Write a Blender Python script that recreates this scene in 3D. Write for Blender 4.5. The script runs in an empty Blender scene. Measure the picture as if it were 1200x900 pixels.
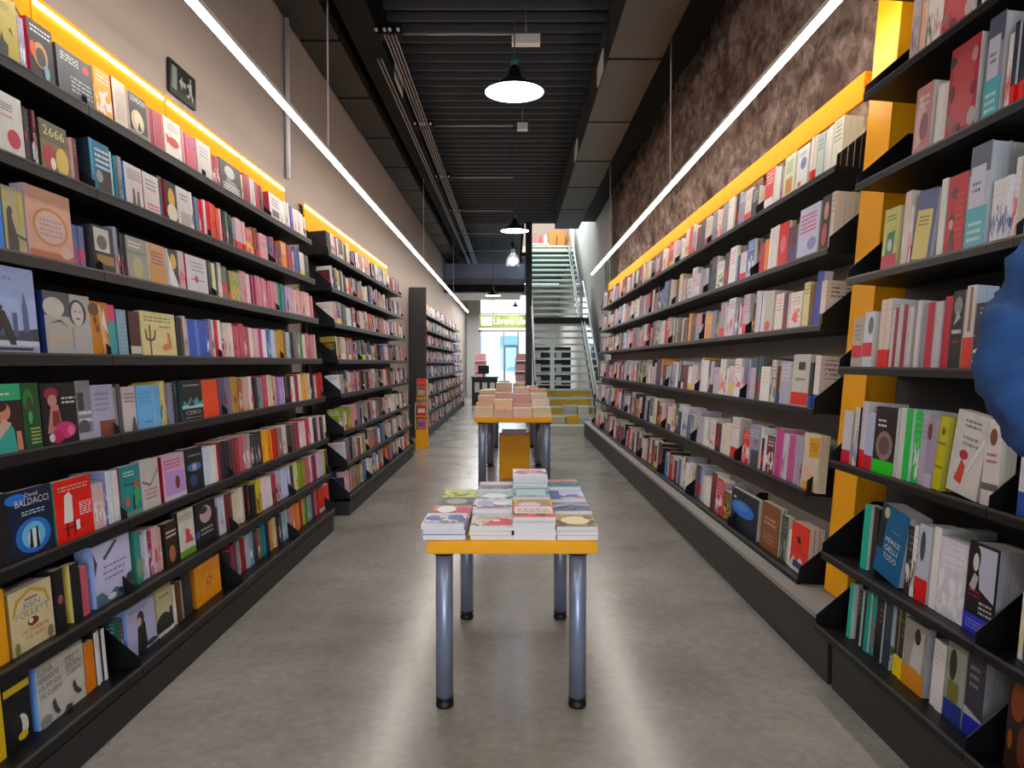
import bpy, bmesh, math, random
from mathutils import Matrix, Vector, noise
random.seed(7)
C = bpy.context.scene.collection
sc = bpy.context.scene
F, CX, HY, CAMH = 850.0, 601.0, 425.0, 1.5   # focal length in pixels, vanishing point, eye height
pitch = math.atan(25 / F)
# ------------------------------------------------------------------ camera, world, exposure
cam_d = bpy.data.cameras.new('camera'); cam = bpy.data.objects.new('camera', cam_d); C.objects.link(cam)
cam.location = (0, 0, CAMH); cam.rotation_euler = (math.pi / 2 - pitch, 0, 0)
cam_d.sensor_width = 36; cam_d.lens = F / 1200 * 36; cam_d.shift_x = -1 / 1200; cam_d.clip_start = 0.05; cam_d.clip_end = 200
sc.camera = cam
w = bpy.data.worlds.new('world'); sc.world = w; w.use_nodes = True
bg = w.node_tree.nodes['Background']; bg.inputs[0].default_value = (0.78, 0.88, 1.0, 1); bg.inputs[1].default_value = 7.0
sc.view_settings.view_transform = 'Standard'; sc.view_settings.look = 'None'
sc.view_settings.exposure = 0.0; sc.view_settings.gamma = 1.0
sc.cycles.max_bounces = 7; sc.cycles.diffuse_bounces = 4; sc.cycles.glossy_bounces = 3; sc.cycles.transmission_bounces = 6
sc.cycles.transparent_max_bounces = 6; sc.cycles.sample_clamp_indirect = 4.0; sc.cycles.use_denoising = True
sc.cycles.caustics_reflective = False; sc.cycles.caustics_refractive = False
LED_POWER = 46.0; STRIP_POWER = 7.0; LAMP_POWER = 75.0; DISC_POWER = 16.0

# ------------------------------------------------------------------ helpers
def lin(h, a=1.0):
    if not isinstance(h, str): return tuple(h) if len(h) == 4 else (*h, a)
    h = h.lstrip('#')
    def f(c):
        c /= 255
        return c / 12.92 if c <= .04045 else ((c + .055) / 1.055) ** 2.4
    return (f(int(h[0:2], 16)), f(int(h[2:4], 16)), f(int(h[4:6], 16)), a)

MATS = {}
def nodes_of(name):
    m = bpy.data.materials.new(name); m.use_nodes = True
    nt = m.node_tree; return m, nt, nt.nodes['Principled BSDF']
def mat(name, col, rough=.5, metal=0, var=.08, scale=8, bump=0, emis=None, estr=0, trans=0, spec=.5, stretch=(1, 1, 1)):
    if name in MATS: return MATS[name]
    m, nt, b = nodes_of(name); N, L = nt.nodes, nt.links
    col = lin(col)
    b.inputs['Roughness'].default_value = rough; b.inputs['Metallic'].default_value = metal
    b.inputs['Specular IOR Level'].default_value = spec
    tc = N.new('ShaderNodeTexCoord'); mp = N.new('ShaderNodeMapping'); mp.inputs['Scale'].default_value = stretch
    nz = N.new('ShaderNodeTexNoise'); nz.inputs['Scale'].default_value = scale; nz.inputs['Detail'].default_value = 4
    L.new(tc.outputs['Object'], mp.inputs[0]); L.new(mp.outputs[0], nz.inputs['Vector'])
    mx = N.new('ShaderNodeMix'); mx.data_type = 'RGBA'
    mx.inputs[6].default_value = tuple(c * (1 - var) for c in col[:3]) + (1,)
    mx.inputs[7].default_value = tuple(min(1, c * (1 + var)) for c in col[:3]) + (1,)
    L.new(nz.outputs[0], mx.inputs[0]); L.new(mx.outputs[2], b.inputs['Base Color'])
    if bump:
        bp = N.new('ShaderNodeBump'); bp.inputs['Strength'].default_value = bump; bp.inputs['Distance'].default_value = .01
        L.new(nz.outputs[0], bp.inputs['Height']); L.new(bp.outputs[0], b.inputs['Normal'])
    if emis: b.inputs['Emission Color'].default_value = lin(emis); b.inputs['Emission Strength'].default_value = estr
    if trans: b.inputs['Transmission Weight'].default_value = trans
    MATS[name] = m; return m

class MB:
    def __init__(s): s.v = []; s.f = []; s.mi = []; s.c1 = []; s.c2 = []; s.uv = []; s.sm = []
    def add(s, vs, fs, mi=0, M=None, c1=None, c2=None, uvs=None, smooth=False):
        n = len(s.v)
        for p in vs: s.v.append(tuple(M @ Vector(p)) if M is not None else tuple(p))
        for k, f in enumerate(fs):
            s.f.append(tuple(i + n for i in f)); s.mi.append(mi if isinstance(mi, int) else mi[k]); s.sm.append(smooth)
            if c1 is not None:
                s.c1.append(c1 if not isinstance(c1, list) else c1[k]); s.c2.append(c2 if c2 is not None else (0, 0, 0, 0))
                s.uv.append(uvs[k] if uvs else [(0, 0)] * len(f))
        return s
    def box(s, x0, x1, y0, y1, z0, z1, mi=0, M=None, **k):
        vs = [(x0, y0, z0), (x1, y0, z0), (x1, y1, z0), (x0, y1, z0), (x0, y0, z1), (x1, y0, z1), (x1, y1, z1), (x0, y1, z1)]
        return s.add(vs, [(0, 1, 5, 4), (1, 2, 6, 5), (2, 3, 7, 6), (3, 0, 4, 7), (4, 5, 6, 7), (3, 2, 1, 0)], mi, M, **k)
    def cyl(s, p0, p1, r, n=12, mi=0, r1=None, M=None):
        p0, p1 = Vector(p0), Vector(p1); d = (p1 - p0).normalized(); a = d.orthogonal().normalized(); b = d.cross(a); r1 = r if r1 is None else r1
        vs = [p0 + (a * math.cos(t) + b * math.sin(t)) * r for t in [2 * math.pi * i / n for i in range(n)]]
        vs += [p1 + (a * math.cos(t) + b * math.sin(t)) * r1 for t in [2 * math.pi * i / n for i in range(n)]]
        s.add(vs, [(i, (i + 1) % n, n + (i + 1) % n, n + i) for i in range(n)], mi, M, smooth=True)
        n0 = len(s.v) - 2 * n
        s.f += [tuple(n0 + i for i in reversed(range(n))), tuple(n0 + n + i for i in range(n))]; s.mi += [mi, mi]; s.sm += [False, False]
        return s
    def lathe(s, prof, n=24, mi=0, M=None):
        vs = []; k = len(prof)
        for i in range(n):
            t = 2 * math.pi * i / n
            vs += [(r * math.cos(t), r * math.sin(t), z) for r, z in prof]
        fs = [(i * k + j, ((i + 1) % n) * k + j, ((i + 1) % n) * k + j + 1, i * k + j + 1) for i in range(n) for j in range(k - 1)]
        return s.add(vs, fs, mi, M, smooth=True)
    def prism(s, poly, axis, a0, a1, mi=0, M=None):
        """poly: 2-D points; extruded along axis ('x','y','z')"""
        def P(p, a): return {'x': (a, p[0], p[1]), 'y': (p[0], a, p[1]), 'z': (p[0], p[1], a)}[axis]
        n = len(poly); vs = [P(p, a0) for p in poly] + [P(p, a1) for p in poly]
        fs = [tuple(range(n)), tuple(range(2 * n - 1, n - 1, -1))] + [(i, n + i, n + (i + 1) % n, (i + 1) % n) for i in range(n)]
        return s.add(vs, fs, mi, M)
    def mesh(s, name, mats):
        me = bpy.data.meshes.new(name); me.from_pydata(s.v, [], s.f)
        for m in mats: me.materials.append(m)
        me.polygons.foreach_set('material_index', s.mi); me.polygons.foreach_set('use_smooth', s.sm)
        if s.c1:
            for nm, arr in (('c1', s.c1), ('c2', s.c2)):
                at = me.color_attributes.new(nm, 'FLOAT_COLOR', 'CORNER'); buf = []
                for f, c in zip(s.f, arr): buf += list(c) * len(f)
                at.data.foreach_set('color', buf)
            uvl = me.uv_layers.new(name='UVMap'); buf = []
            for u in s.uv:
                for p in u: buf += [p[0], p[1]]
            uvl.data.foreach_set('uv', buf)
        me.update(); return me
    def build(s, name, mats, parent=None, M=None, me=None):
        if not isinstance(mats, (list, tuple)): mats = [mats]
        o = bpy.data.objects.new(name, s.mesh(name, mats) if me is None else me); C.objects.link(o)
        if M is not None: o.matrix_world = M
        if parent: o.parent = parent
        return o

def empty(name, loc=(0, 0, 0)):
    o = bpy.data.objects.new(name, None); C.objects.link(o); o.location = loc; o.empty_display_size = .1; return o
def tag(o, label, cat, group=None):
    o['label'] = label; o['category'] = cat
    if group: o['group'] = group
    return o
def struct(o): o['kind'] = 'structure'; return o
def inst(o, parent=None, M=None):
    c = o.copy(); C.objects.link(c)
    if parent: c.parent = parent
    if M is not None: c.matrix_basis = M
    return c
T = Matrix.Translation
def RZ(a): return Matrix.Rotation(a, 4, 'Z')
Z0 = -CAMH
def H(zc): return zc + CAMH       # height above floor from height relative to the eye

# ------------------------------------------------------------------ materials
def floor_mat():
    m, nt, b = nodes_of('polished_concrete'); N, L = nt.nodes, nt.links
    tc = N.new('ShaderNodeTexCoord')
    n1 = N.new('ShaderNodeTexNoise'); n1.inputs['Scale'].default_value = 1.1; n1.inputs['Detail'].default_value = 8; n1.inputs['Roughness'].default_value = .65
    n2 = N.new('ShaderNodeTexNoise'); n2.inputs['Scale'].default_value = 22; n2.inputs['Detail'].default_value = 4
    L.new(tc.outputs['Object'], n1.inputs[0]); L.new(tc.outputs['Object'], n2.inputs[0])
    r = N.new('ShaderNodeValToRGB'); e = r.color_ramp.elements
    e[0].position = .2; e[0].color = lin('#716d67'); e[1].position = .8; e[1].color = lin('#a39e96')
    L.new(n1.outputs[0], r.inputs[0])
    mx = N.new('ShaderNodeMix'); mx.data_type = 'RGBA'; mx.blend_type = 'OVERLAY'; mx.inputs[0].default_value = .25
    L.new(r.outputs[0], mx.inputs[6]); L.new(n2.outputs[0], mx.inputs[7]); L.new(mx.outputs[2], b.inputs['Base Color'])
    rr = N.new('ShaderNodeMapRange'); rr.inputs[3].default_value = .12; rr.inputs[4].default_value = .34
    L.new(n1.outputs[0], rr.inputs[0]); L.new(rr.outputs[0], b.inputs['Roughness'])
    bp = N.new('ShaderNodeBump'); bp.inputs['Strength'].default_value = .06; bp.inputs['Distance'].default_value = .01
    L.new(n2.outputs[0], bp.inputs['Height']); L.new(bp.outputs[0], b.inputs['Normal'])
    b.inputs['Specular IOR Level'].default_value = .6
    return m
def brick_mat():
    m, nt, b = nodes_of('rough_old_masonry'); N, L = nt.nodes, nt.links
    tc = N.new('ShaderNodeTexCoord')
    n1 = N.new('ShaderNodeTexNoise'); n1.inputs['Scale'].default_value = 1.6; n1.inputs['Detail'].default_value = 8; n1.inputs['Roughness'].default_value = .7
    n2 = N.new('ShaderNodeTexNoise'); n2.inputs['Scale'].default_value = 6; n2.inputs['Detail'].default_value = 9; n2.inputs['Roughness'].default_value = .75
    v = N.new('ShaderNodeTexVoronoi'); v.inputs['Scale'].default_value = 7
    for n in (n1, n2, v): L.new(tc.outputs['Object'], n.inputs['Vector'])
    r = N.new('ShaderNodeValToRGB'); r.color_ramp.elements[0].position = .36; r.color_ramp.elements[0].color = lin('#45302a')
    r.color_ramp.elements[1].position = .66; r.color_ramp.elements[1].color = lin('#a3938a')
    q = r.color_ramp.elements.new(.5); q.color = lin('#7a675d')
    L.new(n2.outputs[0], r.inputs[0])
    r2 = N.new('ShaderNodeValToRGB'); r2.color_ramp.elements[0].position = .42; r2.color_ramp.elements[0].color = (.36, .22, .18, 1)
    r2.color_ramp.elements[1].position = .5; r2.color_ramp.elements[1].color = (1, 1, 1, 1)
    L.new(n1.outputs[0], r2.inputs[0])
    mx = N.new('ShaderNodeMix'); mx.data_type = 'RGBA'; mx.blend_type = 'MULTIPLY'; mx.inputs[0].default_value = .75
    L.new(r.outputs[0], mx.inputs[6]); L.new(r2.outputs[0], mx.inputs[7]); L.new(mx.outputs[2], b.inputs['Base Color'])
    b.inputs['Roughness'].default_value = .9
    ad = N.new('ShaderNodeMath'); ad.operation = 'ADD'; L.new(n2.outputs[0], ad.inputs[0]); L.new(v.outputs['Distance'], ad.inputs[1])
    bp = N.new('ShaderNodeBump'); bp.inputs['Strength'].default_value = .8; bp.inputs['Distance'].default_value = .03
    L.new(ad.outputs[0], bp.inputs['Height']); L.new(bp.outputs[0], b.inputs['Normal'])
    return m
def cover_mat():
    """printed covers: colours come from the mesh attributes, the layout of title lines, picture and band from the UVs"""
    m, nt, b = nodes_of('printed_cover'); N, L = nt.nodes, nt.links
    def math_(op, a, c, clamp=False):
        n = N.new('ShaderNodeMath'); n.operation = op; n.use_clamp = clamp
        for i, x in enumerate((a, c)):
            if x is None: continue
            if isinstance(x, (int, float)): n.inputs[i].default_value = x
            else: L.new(x, n.inputs[i])
        return n.outputs[0]
    a1 = N.new('ShaderNodeAttribute'); a1.attribute_name = 'c1'; a2 = N.new('ShaderNodeAttribute'); a2.attribute_name = 'c2'
    uv = N.new('ShaderNodeUVMap'); uv.uv_map = 'UVMap'; sp = N.new('ShaderNodeSeparateXYZ'); L.new(uv.outputs[0], sp.inputs[0])
    U, V = sp.outputs[0], sp.outputs[1]; seed = a1.outputs['Alpha']; style = a2.outputs['Alpha']
    cb = N.new('ShaderNodeCombineXYZ'); L.new(U, cb.inputs[0]); L.new(V, cb.inputs[1]); L.new(math_('MULTIPLY', seed, 37.0), cb.inputs[2])
    nz = N.new('ShaderNodeTexNoise'); nz.inputs['Scale'].default_value = 4.5; nz.inputs['Detail'].default_value = 5; L.new(cb.outputs[0], nz.inputs[0])
    # title lines
    rows = math_('FRACT', math_('MULTIPLY', V, 11.0), None)
    rowmask = math_('LESS_THAN', rows, .5)
    win = math_('MULTIPLY', math_('GREATER_THAN', V, math_('ADD', math_('MULTIPLY', seed, .25), .5)), math_('LESS_THAN', V, .93))
    fine = N.new('ShaderNodeTexNoise'); fine.inputs['Scale'].default_value = 26; fine.inputs['Detail'].default_value = 1; L.new(cb.outputs[0], fine.inputs[0])
    side = math_('MULTIPLY', math_('GREATER_THAN', math_('FRACT', U, None), .12), math_('LESS_THAN', math_('FRACT', U, None), .88))
    txt = math_('MULTIPLY', math_('MULTIPLY', rowmask, win), math_('MULTIPLY', side, math_('GREATER_THAN', fine.outputs[0], .47)))
    txt = math_('MULTIPLY', txt, math_('GREATER_THAN', style, .05))
    txt = math_('MULTIPLY', txt, math_('SUBTRACT', 1.0, math_('MULTIPLY', math_('GREATER_THAN', U, 1.5), .75)))
    # picture blot
    pic = math_('MULTIPLY', math_('GREATER_THAN', nz.outputs[0], math_('ADD', .46, math_('MULTIPLY', math_('ABSOLUTE', math_('SUBTRACT', V, .32), None), .5))), math_('LESS_THAN', V, .6))
    pic = math_('MULTIPLY', pic, math_('MULTIPLY', math_('GREATER_THAN', style, .3), math_('LESS_THAN', style, .75)))
    band = math_('MULTIPLY', math_('LESS_THAN', V, .27), math_('GREATER_THAN', style, .75))
    msk = math_('MAXIMUM', math_('MAXIMUM', math_('MULTIPLY', txt, .75), math_('MULTIPLY', pic, .85)), band)
    mx = N.new('ShaderNodeMix'); mx.data_type = 'RGBA'; L.new(msk, mx.inputs[0]); L.new(a1.outputs['Color'], mx.inputs[6]); L.new(a2.outputs['Color'], mx.inputs[7])
    mv = N.new('ShaderNodeMix'); mv.data_type = 'RGBA'; mv.blend_type = 'MULTIPLY'; mv.inputs[0].default_value = .16
    L.new(mx.outputs[2], mv.inputs[6])
    rp = N.new('ShaderNodeValToRGB'); rp.color_ramp.elements[0].position = .3; rp.color_ramp.elements[0].color = (.35, .35, .35, 1); rp.color_ramp.elements[1].position = .6
    L.new(nz.outputs[0], rp.inputs[0]); L.new(rp.outputs[0], mv.inputs[7]); L.new(mv.outputs[2], b.inputs['Base Color'])
    b.inputs['Roughness'].default_value = .42; b.inputs['Specular IOR Level'].default_value = .3
    return m
def pages_mat():
    m, nt, b = nodes_of('page_block_paper'); N, L = nt.nodes, nt.links
    a1 = N.new('ShaderNodeAttribute'); a1.attribute_name = 'c1'
    uv = N.new('ShaderNodeUVMap'); uv.uv_map = 'UVMap'
    nz = N.new('ShaderNodeTexNoise'); nz.inputs['Scale'].default_value = 30; nz.inputs['Detail'].default_value = 2
    mp = N.new('ShaderNodeMapping'); mp.inputs['Scale'].default_value = (1, .03, 1); L.new(uv.outputs[0], mp.inputs[0]); L.new(mp.outputs[0], nz.inputs[0])
    mx = N.new('ShaderNodeMix'); mx.data_type = 'RGBA'; mx.blend_type = 'MULTIPLY'; mx.inputs[0].default_value = .35
    rp = N.new('ShaderNodeValToRGB'); rp.color_ramp.elements[0].position = .35; rp.color_ramp.elements[0].color = (.45, .43, .4, 1); rp.color_ramp.elements[1].position = .6
    L.new(nz.outputs[0], rp.inputs[0]); L.new(a1.outputs['Color'], mx.inputs[6]); L.new(rp.outputs[0], mx.inputs[7]); L.new(mx.outputs[2], b.inputs['Base Color'])
    b.inputs['Roughness'].default_value = .9
    return m
def print_mat():
    m, nt, b = nodes_of('cover_ink'); a = nt.nodes.new('ShaderNodeAttribute'); a.attribute_name = 'c1'
    nz = nt.nodes.new('ShaderNodeTexNoise'); nz.inputs['Scale'].default_value = 60
    mx = nt.nodes.new('ShaderNodeMix'); mx.data_type = 'RGBA'; mx.blend_type = 'MULTIPLY'; mx.inputs[0].default_value = .2
    nt.links.new(a.outputs['Color'], mx.inputs[6]); nt.links.new(nz.outputs[0], mx.inputs[7])
    nt.links.new(mx.outputs[2], b.inputs['Base Color']); b.inputs['Roughness'].default_value = .4
    return m
M_floor = floor_mat(); M_brick = brick_mat(); M_cov = cover_mat(); M_pag = pages_mat(); M_ink = print_mat()
M_black = mat('black_shelf_metal', '#0d0e10', .45, 0, .12, 3, spec=.3)
M_blackc = mat('black_ceiling_paint', '#09090b', .7, 0, .2, 2, spec=.2)
M_lip = mat('shelf_edge_highlight', '#4a4844', .35, .3, .2, 3)  # grey highlight along the black shelf lip, put into the colour
M_backL = mat('dark_back_panel', '#2b2927', .7)
M_backR = mat('grey_back_panel', '#8b8a86', .7)
M_yel = mat('yellow_lacquer', '#f8ae10', .5, 0, .04, 2, spec=.25)
M_fasc = mat('yellow_fascia_board', '#e89a08', .75, 0, .04, 2, spec=.1)
M_wallL = mat('grey_plaster', '#978b83', .85, 0, .07, 1.2, .1)
M_wallW = mat('white_plaster', '#c9c9c8', .8, 0, .06, 1.0, .1)
M_plinthL = mat('black_plinth', '#1b1a19', .6, 0, .3, 2.5)
M_plinth = mat('dark_plinth_board', '#242220', .5, 0, .35, 2.5, 0, stretch=(1, .25, 3))
M_ledge = mat('grey_ledge_top', '#8f8d88', .5, 0, .1, 3)
M_duct = mat('grey_duct_sheet', '#2e2d2d', .5, .2, .15, 2)
M_ductL = mat('dark_duct_sheet', '#1b1a1a', .5, .2, .15, 2)
M_steel = mat('brushed_leg_steel', '#8a96ae', .3, .45, .1, 5, stretch=(1, 1, .1))
M_rod = mat('pale_rod_metal', '#d0ced6', .5, .1)
M_led = mat('led_diffuser', '#ffffff', .5, emis='#fff4ea', estr=LED_POWER)
M_strip = mat('warm_led_strip', '#ffffff', .5, emis='#ffe3b0', estr=STRIP_POWER)
M_lampin = mat('lamp_diffuser', '#ffffff', .5, emis='#eef3ff', estr=DISC_POWER)
M_white = mat('white_paint', '#dcdcda', .5)
M_dgrey = mat('dark_grey_panel', '#2f2f31', .6)
M_rubber = mat('black_rubber', '#0b0b0c', .5)

# ------------------------------------------------------------------ room
def box_obj(name, x0, x1, y0, y1, z0, z1, m, parent=None):
    return MB().box(x0, x1, y0, y1, z0, z1).build(name, m, parent)
XL, XR, CEIL, YB, YF = -2.08, 2.12, 3.55 + CAMH, -2.5, 33.0
struct(box_obj('floor', XL - .2, XR + .2, YB - .2, YF + .2, -.1, 0, M_floor))
struct(box_obj('wall_left', XL - .2, XL, YB, YF, 0, CEIL, M_wallL))
wb = MB().box(XL, -1.25, YB - .2, YB, 0, CEIL).box(1.25, XR, YB - .2, YB, 0, CEIL).box(-1.25, 1.25, YB - .2, YB, 2.9, CEIL)
struct(wb.build('wall_back', M_wallW))      # the other street entrance, standing open
struct(box_obj('ground_rear', -6, 6, YB - 8, YB - .2, -.12, -.02, mat('street_paving', '#9aa0a6', .8)))
# rough masonry wall on the right, displaced grid, then the smooth white wall past it
def masonry():
    mb = MB(); y0, y1, z0, z1 = YB, 14.9, 2.4, CEIL; st = .045; ny, nz = int((y1 - 1.5) / st), int((z1 - z0) / st); y0 = 1.5
    for j in range(nz + 1):
        for i in range(ny + 1):
            y, z = y0 + i * (y1 - y0) / ny, z0 + j * (z1 - z0) / nz
            p = Vector((y * 1.3, z * 1.3, 3.1))
            d = .05 * noise.noise(p) + .05 * noise.noise(p * 3.1) + .035 * noise.noise(p * 7)
            edge = min(1, (y1 - y) / .1)
            mb.v.append((XR - .02 + d * edge, y, z))
    for j in range(nz):
        for i in range(ny):
            a = j * (ny + 1) + i; mb.f.append((a, a + ny + 1, a + ny + 2, a + 1)); mb.mi.append(0); mb.sm.append(True)
    return mb
wr = struct(masonry().build('wall_right', M_brick))
struct(box_obj('wall_right_backing', XR + .06, XR + .2, YB, 14.9, 0, CEIL, M_brick, wr))
ww = struct(box_obj('wall_right_far', XR - .04, XR + .2, 14.9, YF, 0, 8.2, M_wallW))
struct(box_obj('trim_1', XR - .1, XR + .06, 14.78, 14.9, 0, CEIL, mat('grey_reveal', '#6c625f', .8)))
# green leaf lettering painted on the white wall
lm = MB(); gx = XR - .045
for k, (y, z, hh) in enumerate([(15.4, 3.05, .9), (15.9, 2.75, .95), (16.3, 3.1, .8), (15.5, 4.2, .35), (16.8, 2.6, .5)]):
    for s_ in (-1, 1):
        lm.prism([(y, z), (y + s_ * .09, z + hh * .3), (y + s_ * .12, z + hh * .7), (y + s_ * .04, z + hh), (y, z + hh * .6)], 'x', gx, gx + .004)
lm.build('leaf_drawing', mat('leaf_green_paint', '#6f7f3a', .7), ww)
# ceiling: black deck; open over the stairs
struct_c = struct(box_obj('ceiling', XL - .2, XR + .2, YB - .2, 18.4, CEIL, CEIL + .15, M_blackc))
box_obj('ceiling_slab', XL - .2, .3, 18.4, YF + .2, CEIL, CEIL + .15, mat('dark_soffit', '#343235', .7), struct_c)
rib_me = None
y = 3.0
while y < 18.3:
    if rib_me is None:
        rib = MB().prism([(-.05, 0), (-.018, -.07), (.018, -.07), (.05, 0)], 'x', -1.28, 1.5).build('ceiling_rib', mat('ribbed_deck', '#0e0e10', .5, .1, .1), struct_c); rib_me = rib
        rib.matrix_basis = T((0, y, CEIL))
    else: inst(rib, struct_c, T((0, y, CEIL)))
    y += .25
# stairwell upper storey
UP = 4.05 + CAMH
struct(box_obj('wall_stair_side', .24, .3, 18.4, 28, CEIL, 8.2, M_wallW))
struct(box_obj('wall_upper_back', .3, XR, 28, 28.15, UP - .3, 8.2, mat('pinkish_wall', '#b9a6a0', .8)))
struct(box_obj('ceiling_upper', .2, XR + .2, 18.2, 28.2, 8.2, 8.3, M_white))
struct(box_obj('wall_upper_front', .3, XR, 18.25, 18.4, CEIL + .15, 8.2, M_white))
box_obj('ceiling_slab', .3, XR, 25.3, YF + .2, CEIL + .05, CEIL + .15, mat('dark_soffit', '#343235', .7), struct_c)
struct(box_obj('floor_upper', .3, XR - .04, 25.3, 28.15, UP - .22, UP, mat('pale_floor_edge', '#cfc6ae', .5)))
# front of the shop: white frames, glass and bright street beyond
fr = struct(empty('wall_front', (0, YF, 0)))
def loc(o): o.location = (0, 0, 0); return o
def fbox(name, x0, x1, z0, z1, m, d=.12): return MB().box(x0, x1, -d / 2, d / 2, z0, z1).build(name, m, fr)
fbox('pier', XL, -1.55, 0, CEIL, M_white, .3); fbox('pier', .75, XR, 0, CEIL, M_wallW, .3)
fbox('lintel', -1.55, .75, 4.55, CEIL, M_white)
fbox('mullion', -1.55, -1.45, 0, 4.55, M_white); fbox('mullion', -.45, -.38, 0, 2.9, M_white); fbox('mullion', .2, .27, 0, 2.9, M_white); fbox('transom', -1.55, .75, 2.9, 3.0, M_white)
fbox('glazing_bar', -1.45, .75, 3.7, 3.74, M_white); fbox('glazing_bar', -.9, -.86, 3, 4.55, M_white)
struct(MB().box(-1.45, .75, -.01, .01, .05, 4.55).build('window_1', mat('shop_glass', '#e8f4ff', .02, trans=1.0), fr))
dr = struct(empty('door_1', (-.08, YF - .1, 0)))
dm = MB(); dm.box(-.3, -.25, -.03, .03, 0, 2.3); dm.box(.23, .28, -.03, .03, 0, 2.3); dm.box(-.25, .23, -.03, .03, 2.2, 2.3); dm.box(-.25, .23, -.03, .03, 0, .15)
dm.build('door_frame', mat('blue_grey_door', '#7d95b8', .4), dr); MB().cyl((.18, -.07, .9), (.18, -.07, 1.4), .015, 8).build('door_handle', M_steel, dr)
struct(box_obj('ground_outside', -9, 9, YF + .2, 55, -.12, -.02, mat('street_paving', '#9aa0a6', .8)))
hs = tag(box_obj('building', -7, 7, 46, 47, -.02, 4.2, mat('pale_street_facade', '#aebfd4', .8)), 'pale blue grey building across the street through the glass', 'building')
for k in range(5):
    MB().box(-5.6 + k * 2.4, -4.4 + k * 2.4, 45.93, 46.0, 1.0, 3.2).build('window', mat('street_window', '#5d7ea8', .2), hs)

# ------------------------------------------------------------------ ducts, beams, conduits
def duct(name, x0, x1, z0, z1, ys, m, label, tags=()):
    d = empty(name, ((x0 + x1) / 2, (ys[0] + ys[-1]) / 2, H(z0))); tag(d, label, 'duct'); ox, oy, oz = d.location
    for a, b in zip(ys, ys[1:]):
        mb = MB().box(x0 - ox, x1 - ox, a + .03 - oy, b - .03 - oy, 0, z1 - z0)
        mb.box(x0 + .02 - ox, x1 - .02 - ox, b - .04 - oy, b + .04 - oy, .015, z1 - z0)
        mb.build('duct_section', m, d)
    for (x, yy, z, dx, dz) in tags:
        MB().box(x - ox - .006, x - ox + .006, yy - oy, yy - oy + dx, z - z0, z - z0 + dz).build('mounting_plate', M_white, d)
    return d
duct('ventilation_duct', -2.06, -1.68, 3.12, 3.5, [1.0 + 1.53 * k for k in range(18)], M_ductL, 'long dark square duct tucked under the ceiling above the grey left wall')
duct('ventilation_duct', .94, 1.47, 3.0, 3.45, [2.0, 3.7, 5.47, 7.26, 9.14, 10.9, 12.5, 14.3, 16.4], M_duct, 'wide grey duct hanging under the ceiling in front of the masonry wall',
     [(.935, 7.6, 3.03, .5, .22), (.935, 10.6, 3.03, .5, .22)])
bm_ = tag(empty('ceiling_beam', (-1.45, 14, H(3.2))), 'long black steel beam beside the ribbed ceiling', 'beam')
b = MB(); b.box(-.14, .14, -13, 8, 0, .03); b.box(-.14, .14, -13, 8, .3, .34); b.box(-.02, .02, -13, 8, .03, .3); b.build('beam_section', M_blackc, bm_)
MB().box(.142, .15, -5.9, -5.3, -.06, .12).build('mounting_plate', M_white, bm_)
M_cond = mat('grey_conduit', '#98979a', .35, .5)
for k, (x, z) in enumerate([(-1.24, 3.17), (-1.205, 3.17), (-1.17, 3.17), (-1.135, 3.17), (-1.4, 3.14), (-1.36, 3.14)]):
    c = MB().cyl((x, 7.1 if k < 4 else 7.6, H(z)), (x, 26, H(z)), .009, 6).build('conduit', M_cond)
    tag(c, 'thin grey ceiling conduit, %s' % ['first from the beam in the group of four', 'second from the beam in the group of four', 'third from the beam in the group of four', 'fourth from the beam, nearest the ribbed deck', 'outer one of the lower pair by the beam', 'inner one of the lower pair by the beam'][k], 'conduit', 'conduits bundled under the ceiling')
for k, y in enumerate([7.16, 9.9, 12.65, 15.4, 18.1, 20.9]):
    j = tag(empty('junction_box', (-1.2, y, H(3.2))), ['black junction box nearest the camera where the conduits begin', 'black junction box over the second conduit clamp', 'black junction box over the third conduit clamp', 'black junction box over the fourth conduit clamp', 'black junction box over the fifth conduit clamp', 'furthest black junction box on the conduit bundle'][k], 'junction box', 'junction boxes on the conduits')
    MB().box(-.13, .13, -.09, .09, -.035, .05).build('box_body', M_blackc, j)
    for q in (-.11, -.03, .02, .1): MB().cyl((q, -.1, -.01), (q, -.125, -.01), .016, 8).build('cable_gland', M_white, j)
    MB().cyl((.13, 0, 0), (1.2, 0, 0), .014, 8).build('branch_conduit', M_cond, j)
for k, y in enumerate([7.3, 9.95]):
    e = tag(empty('ceiling_fixture', (.13, y, H(3.2))), ['white box fixture on the ceiling conduit above the nearest pendant lamp', 'small white box fixture on the second ceiling conduit'][k], 'fixture')
    s_ = 1 if k == 0 else .5
    MB().box(-.14 * s_, .14 * s_, -.05, .05, -.045, .045).build('housing', M_white, e); MB().cyl((0, 0, .04), (0, 0, .35), .006, 6).build('stem', M_cond, e)

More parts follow.
